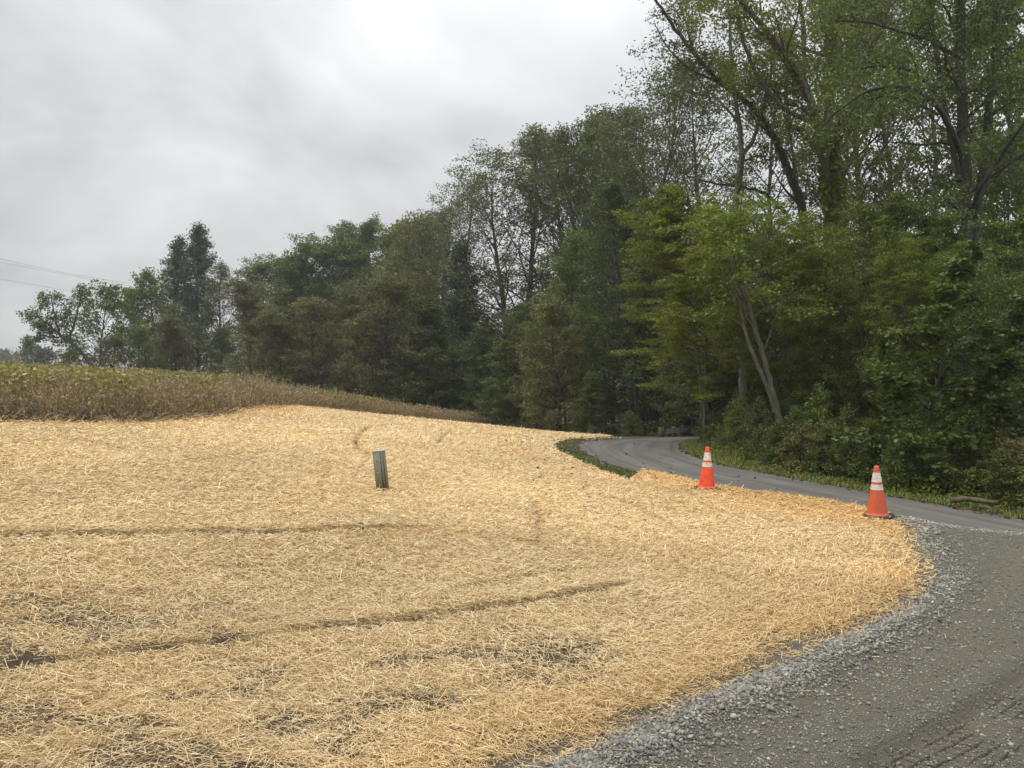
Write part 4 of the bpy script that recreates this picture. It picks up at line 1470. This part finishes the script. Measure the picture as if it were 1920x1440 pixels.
# ------------------------------------------------------------------ trees and shrubs of the woodland edge
TREES = [
    # name, proto, u, vtop, depth, sx, label
    ('distant_tree', 'far', 2, 654, 250, 1.0, 'tiny hazy tree on the horizon at the far left edge'),
    ('distant_tree', 'far', 32, 661, 300, 1.2, 'faintest low tree on the horizon between two darker ones'),
    ('distant_tree', 'far', 60, 637, 160, .8, 'hazy dark tree just left of the bent field tree'),
    ('distant_tree', 'far', 88, 650, 140, 1.1, 'low hazy tree under the outer twigs of the bent tree'),
    ('field_edge_tree', 'olive1', 135, 650, 80, 1.3, 'low olive tree filling in below the bent trunk'),
    ('field_edge_tree', 'airy', 200, 527, 75, 1.0, 'airy pale tree right behind the bent tree'),
    ('field_edge_tree', 'airy', 248, 532, 78, 1.0, 'airy tree second to the right of the bent tree'),
    ('field_edge_tree', 'airy', 288, 503, 80, .9, 'taller airy tree touching the left pointed tree'),
    ('field_edge_tree', 'olive2', 212, 628, 72, 1.2, 'rounded green-brown bushy tree below the airy ones'),
    ('field_edge_tree', 'round1', 268, 610, 74, 1.0, 'low rounded green tree in front of the airy trees'),
    ('pointed_tree', 'point', 335, 447, 86, 1.0, 'shorter left one of two dark pointed trees'),
    ('pointed_tree', 'point', 381, 427, 86, 1.05, 'taller right one of two dark pointed trees'),
    ('woodland_tree', 'olive1', 330, 585, 72, 1.2, 'brownish bushy tree at the foot of the pointed pair'),
    ('woodland_tree', 'tall2', 428, 497, 84, 1.2, 'thin grey tree right of the pointed pair'),
    ('woodland_tree', 'olive1', 455, 513, 68, 1.15, 'broad round brown-olive tree beside the pointed pair'),
    ('woodland_tree', 'round1', 497, 482, 88, 1.0, 'bright light green crown peeping over the olive trees'),
    ('woodland_tree', 'round2', 555, 478, 82, 1.1, 'dark green rounded tree left of the tallest rounded green crown'),
    ('woodland_tree', 'round1', 590, 442, 84, 1.2, 'rounded green crown where the treeline starts to climb'),
    ('woodland_tree', 'tall2', 638, 406, 86, 1.2, 'narrow knobbly topped tree of a pair above the mid treeline'),
    ('woodland_tree', 'tall3', 690, 404, 86, 1.0, 'right knobbly topped tree of the pair above the mid treeline'),
    ('woodland_tree', 'round1', 738, 420, 80, 1.2, 'green domed tree right of the knobbly topped pair'),
    ('woodland_tree', 'olive2', 790, 402, 74, 1.0, 'brown twiggy crowned tree left of the airy grey crowns'),
    ('woodland_tree', 'tall1', 848, 372, 72, 1.2, 'airy grey crown starting the tall group'),
    ('woodland_tree', 'point', 862, 450, 62, 1.1, 'dark blue-green narrow tree in front of the airy grey crowns'),
    ('woodland_tree', 'tall1', 925, 276, 62, 1.35, 'tall see-through grey tree on the left of the highest crowns'),
    ('woodland_tree', 'tall2', 1000, 216, 62, 1.2, 'tall tree with tufted top left of the paired highest crowns'),
    ('woodland_tree', 'tall2', 1062, 238, 60, .95, 'tall dark tree with a notch of sky on its right'),
    ('woodland_tree', 'tall3', 1122, 181, 58, .95, 'highest dark blue tufted crown in the middle distance'),
    ('woodland_tree', 'tall1', 1180, 182, 54, 1.1, 'tall dark crown next to the sparse twiggy tree'),
    ('woodland_tree', 'tall1', 1258, 105, 47, 1.15, 'sparse twiggy tree under the long sweeping limb'),
    ('woodland_tree', 'olive1', 520, 575, 62, 1.3, 'low brown-olive tree above the tip of the yellow soybeans'),
    ('woodland_tree', 'olive2', 590, 560, 62, 1.3, 'bushy brown tree in the front row left of the marker post line'),
    ('woodland_tree', 'olive1', 660, 530, 60, 1.3, 'bushy olive tree in the front row straight above the marker post'),
    ('woodland_tree', 'olive2', 735, 520, 58, 1.3, 'bushy olive tree in the front row just right of the marker post line'),
    ('woodland_tree', 'dbush', 800, 560, 56, 1.3, 'dark bushy tree in front of the blue-green narrow tree, left side'),
    ('woodland_tree', 'round2', 905, 610, 54, 1.1, 'dark round tree below the tall see-through grey tree'),
    ('woodland_tree', 'round2', 985, 560, 52, 1.1, 'dark green tree below the tufted tall crown'),
    ('woodland_tree', 'dbush', 870, 640, 56, 1.3, 'low dark tree above the far end of the soybeans'),
    ('woodland_tree', 'dbush', 950, 640, 50, 1.3, 'low dark tree just behind the soybean tip'),
    ('woodland_tree', 'olive2', 1035, 560, 46, 1.1, 'olive bushy tree behind the straw crest'),
    ('woodland_tree', 'round1', 1085, 430, 50, 1.0, 'mid green tree left of the pair of dark trunks'),
    ('woodland_tree', 'tall3', 1150, 330, 44, 1.0, 'broad tree whose dark trunk stands left of the road gap'),
    ('woodland_tree', 'tall1', 1175, 300, 46, 1.0, 'tree whose straight trunk stands closest left of the road gap'),
    ('woodland_tree', 'dbush', 1110, 700, 42, 1.2, 'low dark tree behind the top of the road bend'),
    ('woodland_tree', 'under3', 1225, 560, 50, 1.4, 'drooping green tree over the guardrail'),
    ('woodland_tree', 'round2', 1290, 480, 54, 1.3, 'dark tree closing the road gap behind the guardrail'),
    ('understorey_tree', 'under1', 1262, 345, 25, 1.05, 'bright light green layered tree overhanging the road'),
    ('understorey_tree', 'under1', 1345, 395, 23, .85, 'light green layered tree behind the pale twin stems'),
    ('understorey_tree', 'under2', 1450, 380, 21, .95, 'yellow-green layered tree above the pale twin stems'),
    ('understorey_tree', 'under2', 1545, 400, 22, .9, 'yellow-green tree in front of the ivy clad trunk'),
    ('understorey_tree', 'under3', 1640, 375, 20, .9, 'mid green tree between the ivy clad and many stemmed trees'),
    ('understorey_tree', 'under2', 1700, 430, 18, .75, 'yellowing tree above the large leaved maple'),
    ('understorey_tree', 'under3', 1760, 380, 19, .8, 'green tree in front of the many stemmed trunk'),
    ('understorey_tree', 'under3', 1880, 400, 17, .9, 'dark green tree at the right edge above the maple'),
    ('young_maple', 'maple', 1770, 470, 13.6, 1.05, 'large leaved dark green maple behind the nearer cone'),
    ('young_maple', 'maple', 1900, 560, 12.9, 1.1, 'large leaved maple cut by the right edge of the picture'),
    ('young_maple', 'maple', 1660, 620, 15.2, .9, 'large leaved maple leaning out left of the nearer cone top'),
    ('woodland_tree', 'sapling', 1880, 250, 24, 1.0, 'thin straight sapling between the many stems and the right edge'),
    ('woodland_tree', 'sapling', 1908, 230, 22, 1.0, 'thin straight sapling nearest the right edge'),
    ('woodland_tree', 'round1', 1890, -60, 30, .8, 'tall leafy tree filling the top right corner'),
    ('woodland_tree', 'tall1', 1670, -70, 40, .9, 'tall sparse tree seen between the ivy clad and many stemmed trees'),
    ('woodland_tree', 'tall1', 1440, 60, 42, .9, 'tall sparse tree seen behind the slender forked tree'),
    ('woodland_tree', 'round2', 530, 475, 86, 1.0, 'dark round crown just right of the bright light green one'),
    ('woodland_tree', 'round1', 660, 425, 88, 1.0, 'green crown wedged between the two knobbly topped trees'),
    ('woodland_tree', 'round2', 765, 412, 84, 1.0, 'dark crown between the green dome and the brown twiggy crown'),
    ('woodland_tree', 'tall2', 820, 392, 78, 1.1, 'grey crown just right of the brown twiggy one'),
    ('woodland_tree', 'tall1', 888, 325, 68, 1.15, 'airy crown on the steepest part of the rising treeline'),
    ('woodland_tree', 'tall2', 1032, 232, 66, 1.1, 'slim crown between the tufted tree and the one with the sky notch'),
    ('woodland_tree', 'tall2', 1152, 182, 62, 1.0, 'slim crown squeezed between the two highest crowns'),
    ('woodland_tree', 'tall1', 1212, 162, 54, 1.1, 'airy crown stepping up towards the sparse twiggy tree'),
    ('woodland_tree', 'tall1', 1310, 70, 46, 1.0, 'sparse crown behind the long sweeping limb'),
    ('woodland_tree', 'tall3', 1590, -90, 38, .8, 'leafy tree filling the gap right of the ivy clad trunk'),
    ('woodland_tree', 'tall1', 1770, -90, 33, .9, 'sparse tree showing between the many dark stems'),
]
for nm, pk, u, vt, d, s_, lb in TREES:
    if lb == 'x':
        continue
    place(nm, pk, u, vt, d, lb, sx=s_)

# the wood behind the front row
rb = np.random.default_rng(12)
for i, u in enumerate(range(420, 2080, 62)):
    d = 78 if u < 800 else (66 if u < 1250 else 44)
    d += rb.uniform(-4, 6)
    vt = np.interp(u, [400, 700, 900, 1050, 1200, 1300, 1700, 2100], [590, 570, 590, 560, 500, 460, 430, 390]) + rb.uniform(-15, 25)
    place('background_tree', ['round2', 'tall3', 'dbush'][i % 3], u, vt, d, 'dark tree deep in the wood behind the front trees', group='trees deep in the wood', sx=1.25)
for i, u in enumerate(range(1330, 2100, 85)):
    d = 31 + rb.uniform(-2, 3)
    place('background_tree', ['round2', 'dbush', 'under3'][i % 3], u, 520 + rb.uniform(-40, 60), d, 'dark tree deep in the wood behind the front trees', group='trees deep in the wood', sx=1.3)

SHR = [
    # proto, u, vtop, depth, sx, label
    ('shrub1', 1345, 790, 22.5, .8, 'shrub at the inside of the road bend in front of the guardrail'),
    ('shrub2', 1385, 735, 20.5, 1.0, 'tall green shrub directly behind the farther cone'),
    ('shrub3', 1400, 770, 19.0, .9, 'olive shrub right behind the farther cone'),
    ('shrub1', 1425, 745, 18.2, .9, 'shrub at the feet of the pale twin stems'),
    ('shrub2', 1425, 690, 22.5, 1.1, 'tall dark shrub behind the farther cone, second row'),
    ('shrub4', 1450, 800, 16.8, 1.0, 'low shrub on the verge below the pale twin stems'),
    ('shrub1', 1490, 760, 16.6, .9, 'yellowish shrub right of the pale twin stems'),
    ('shrub2', 1540, 720, 16.6, .9, 'tall shrub midway between the two cones'),
    ('shrub3', 1530, 810, 15.4, .9, 'brownish low shrub midway between the two cones'),
    ('shrub1', 1590, 760, 15.2, .9, 'green shrub left of the nearer cone'),
    ('shrub4', 1620, 830, 13.9, .9, 'low shrub on the verge just left of the nearer cone'),
    ('shrub2', 1690, 790, 14.2, .8, 'dark shrub just right of the nearer cone'),
    ('shrub1', 1740, 800, 13.6, .8, 'shrub under the maple between the nearer cone and the log'),
    ('shrub3', 1830, 830, 12.9, .8, 'dark shrub right behind the fallen log'),
    ('shrub4', 1905, 880, 11.9, .9, 'yellow-green low shrub right of the fallen log'),
    ('shrub1', 1960, 800, 12.2, .9, 'shrub cut by the right edge of the picture beside the road'),
    ('shrub2', 1700, 720, 18, 1.2, 'tall shrub in the second row behind the nearer cone'),
    ('shrub1', 1780, 700, 17, 1.3, 'tall shrub in the second row under the maple'),
    ('shrub2', 1850, 690, 17, 1.3, 'tall shrub in the second row above the fallen log'),
    ('shrub1', 1930, 680, 16, 1.3, 'tall shrub in the second row at the right edge'),
    ('shrub3', 1610, 700, 19.5, 1.2, 'tall brownish shrub in the second row left of the nearer cone'),
    ('shrub2', 1530, 690, 21, 1.2, 'tall shrub in the second row midway between the cones'),
    ('shrub3', 1895, 800, 14.4, 1.1, 'brownish shrub between the log and the right edge'),
    ('shrub1', 1820, 770, 14.6, 1.1, 'green shrub close behind the log'),
    ('shrub2', 1135, 735, 62, 1.6, 'dark shrub far behind the top of the bend, left of the trunks'),
    ('shrub1', 1205, 740, 60, 1.6, 'dark shrub far behind the top of the bend, right of the trunks'),
    ('shrub3', 1330, 745, 58, 1.6, 'dark shrub in the gap behind the far end of the guardrail'),
    ('shrub2', 1270, 770, 60, 1.4, 'dark shrub behind the guardrail'),
    ('shrub1', 1180, 770, 40, 1.4, 'dark shrub at the foot of the pair of trunks'),
    ('shrub2', 1080, 770, 44, 1.6, 'dark shrub beyond the straw crest left of the road'),
    ('shrub3', 1010, 765, 50, 1.8, 'brownish shrub beyond the straw crest near the soybean tip'),
]
for pk, u, vt, d, s_, lb in SHR:
    place('roadside_shrub', pk, u, vt, d, lb, 'shrub', 'shrubs along the wood edge', s_)

# low bushes spilling over the verge
rw = np.random.default_rng(55)
BUSH = ['at the inside tip of the road bend', 'just past the tip of the road bend', 'straight behind the farther cone', 'a little right of the farther cone',
        'below the pale leaning stems', 'just left of half way between the cones', 'half way between the cones', 'two thirds of the way to the nearer cone',
        'left of the nearer cone', 'close behind the nearer cone', 'just right of the nearer cone', 'left of the fallen log', 'over the left end of the fallen log', 'behind the right end of the log',
        'right of the fallen log', 'nearest the right edge of the picture']
for i, txt in enumerate(BUSH):
    tgt = [1292, 1312, 1340, 1378, 1420, 1462, 1500, 1545, 1590, 1635, 1680, 1725, 1765, 1890, 1915, 1960][i]
    cand = verge_pts(rw, 3000, .75, 1.15, .05, .75)
    uu = 960 + cand[:, 0] / np.maximum(cand[:, 1], 1) * FPX
    j = np.argmin(np.abs(uu - tgt) + 200 * (cand[:, 1] > 24))
    pk = ['shrub4', 'shrub1', 'shrub3', 'shrub2'][i % 4]
    wm, lm = PR[pk]
    e = obj('verge_bush', None, None, 'low bush spilling onto the verge ' + txt, 'bush', 'low bushes along the verge')
    e.location = (cand[j, 0], cand[j, 1], float(terrain(cand[j, 0], cand[j, 1])) - .02)
    sc_ = rw.uniform(.30, .46)
    e.scale = (sc_ * 1.25, sc_ * 1.25, sc_)
    e.rotation_euler = (0, 0, rw.uniform(0, 6.28))
    obj('stem', wm, e)
    obj('foliage', lm, e)

# ------------------------------------------------------------------ haze
m_haze = bpy.data.materials.new('haze_air')
m_haze.use_nodes = True
nt = m_haze.node_tree
nt.nodes.clear()
out = nt.nodes.new("ShaderNodeOutputMaterial")
pv = nt.nodes.new("ShaderNodeVolumePrincipled")
pv.inputs["Color"].default_value = (.96, .98, .95, 1)
pv.inputs["Density"].default_value = .0006
pv.inputs["Anisotropy"].default_value = .2
nt.links.new(pv.outputs[0], out.inputs["Volume"])
mb = MB()
mb.box((0, 150, 20), (900, 500, 60))
USE_HAZE = True
if USE_HAZE:
    obj('haze', mb.mesh('haze', m_haze), None, None, None, None, 'stuff')
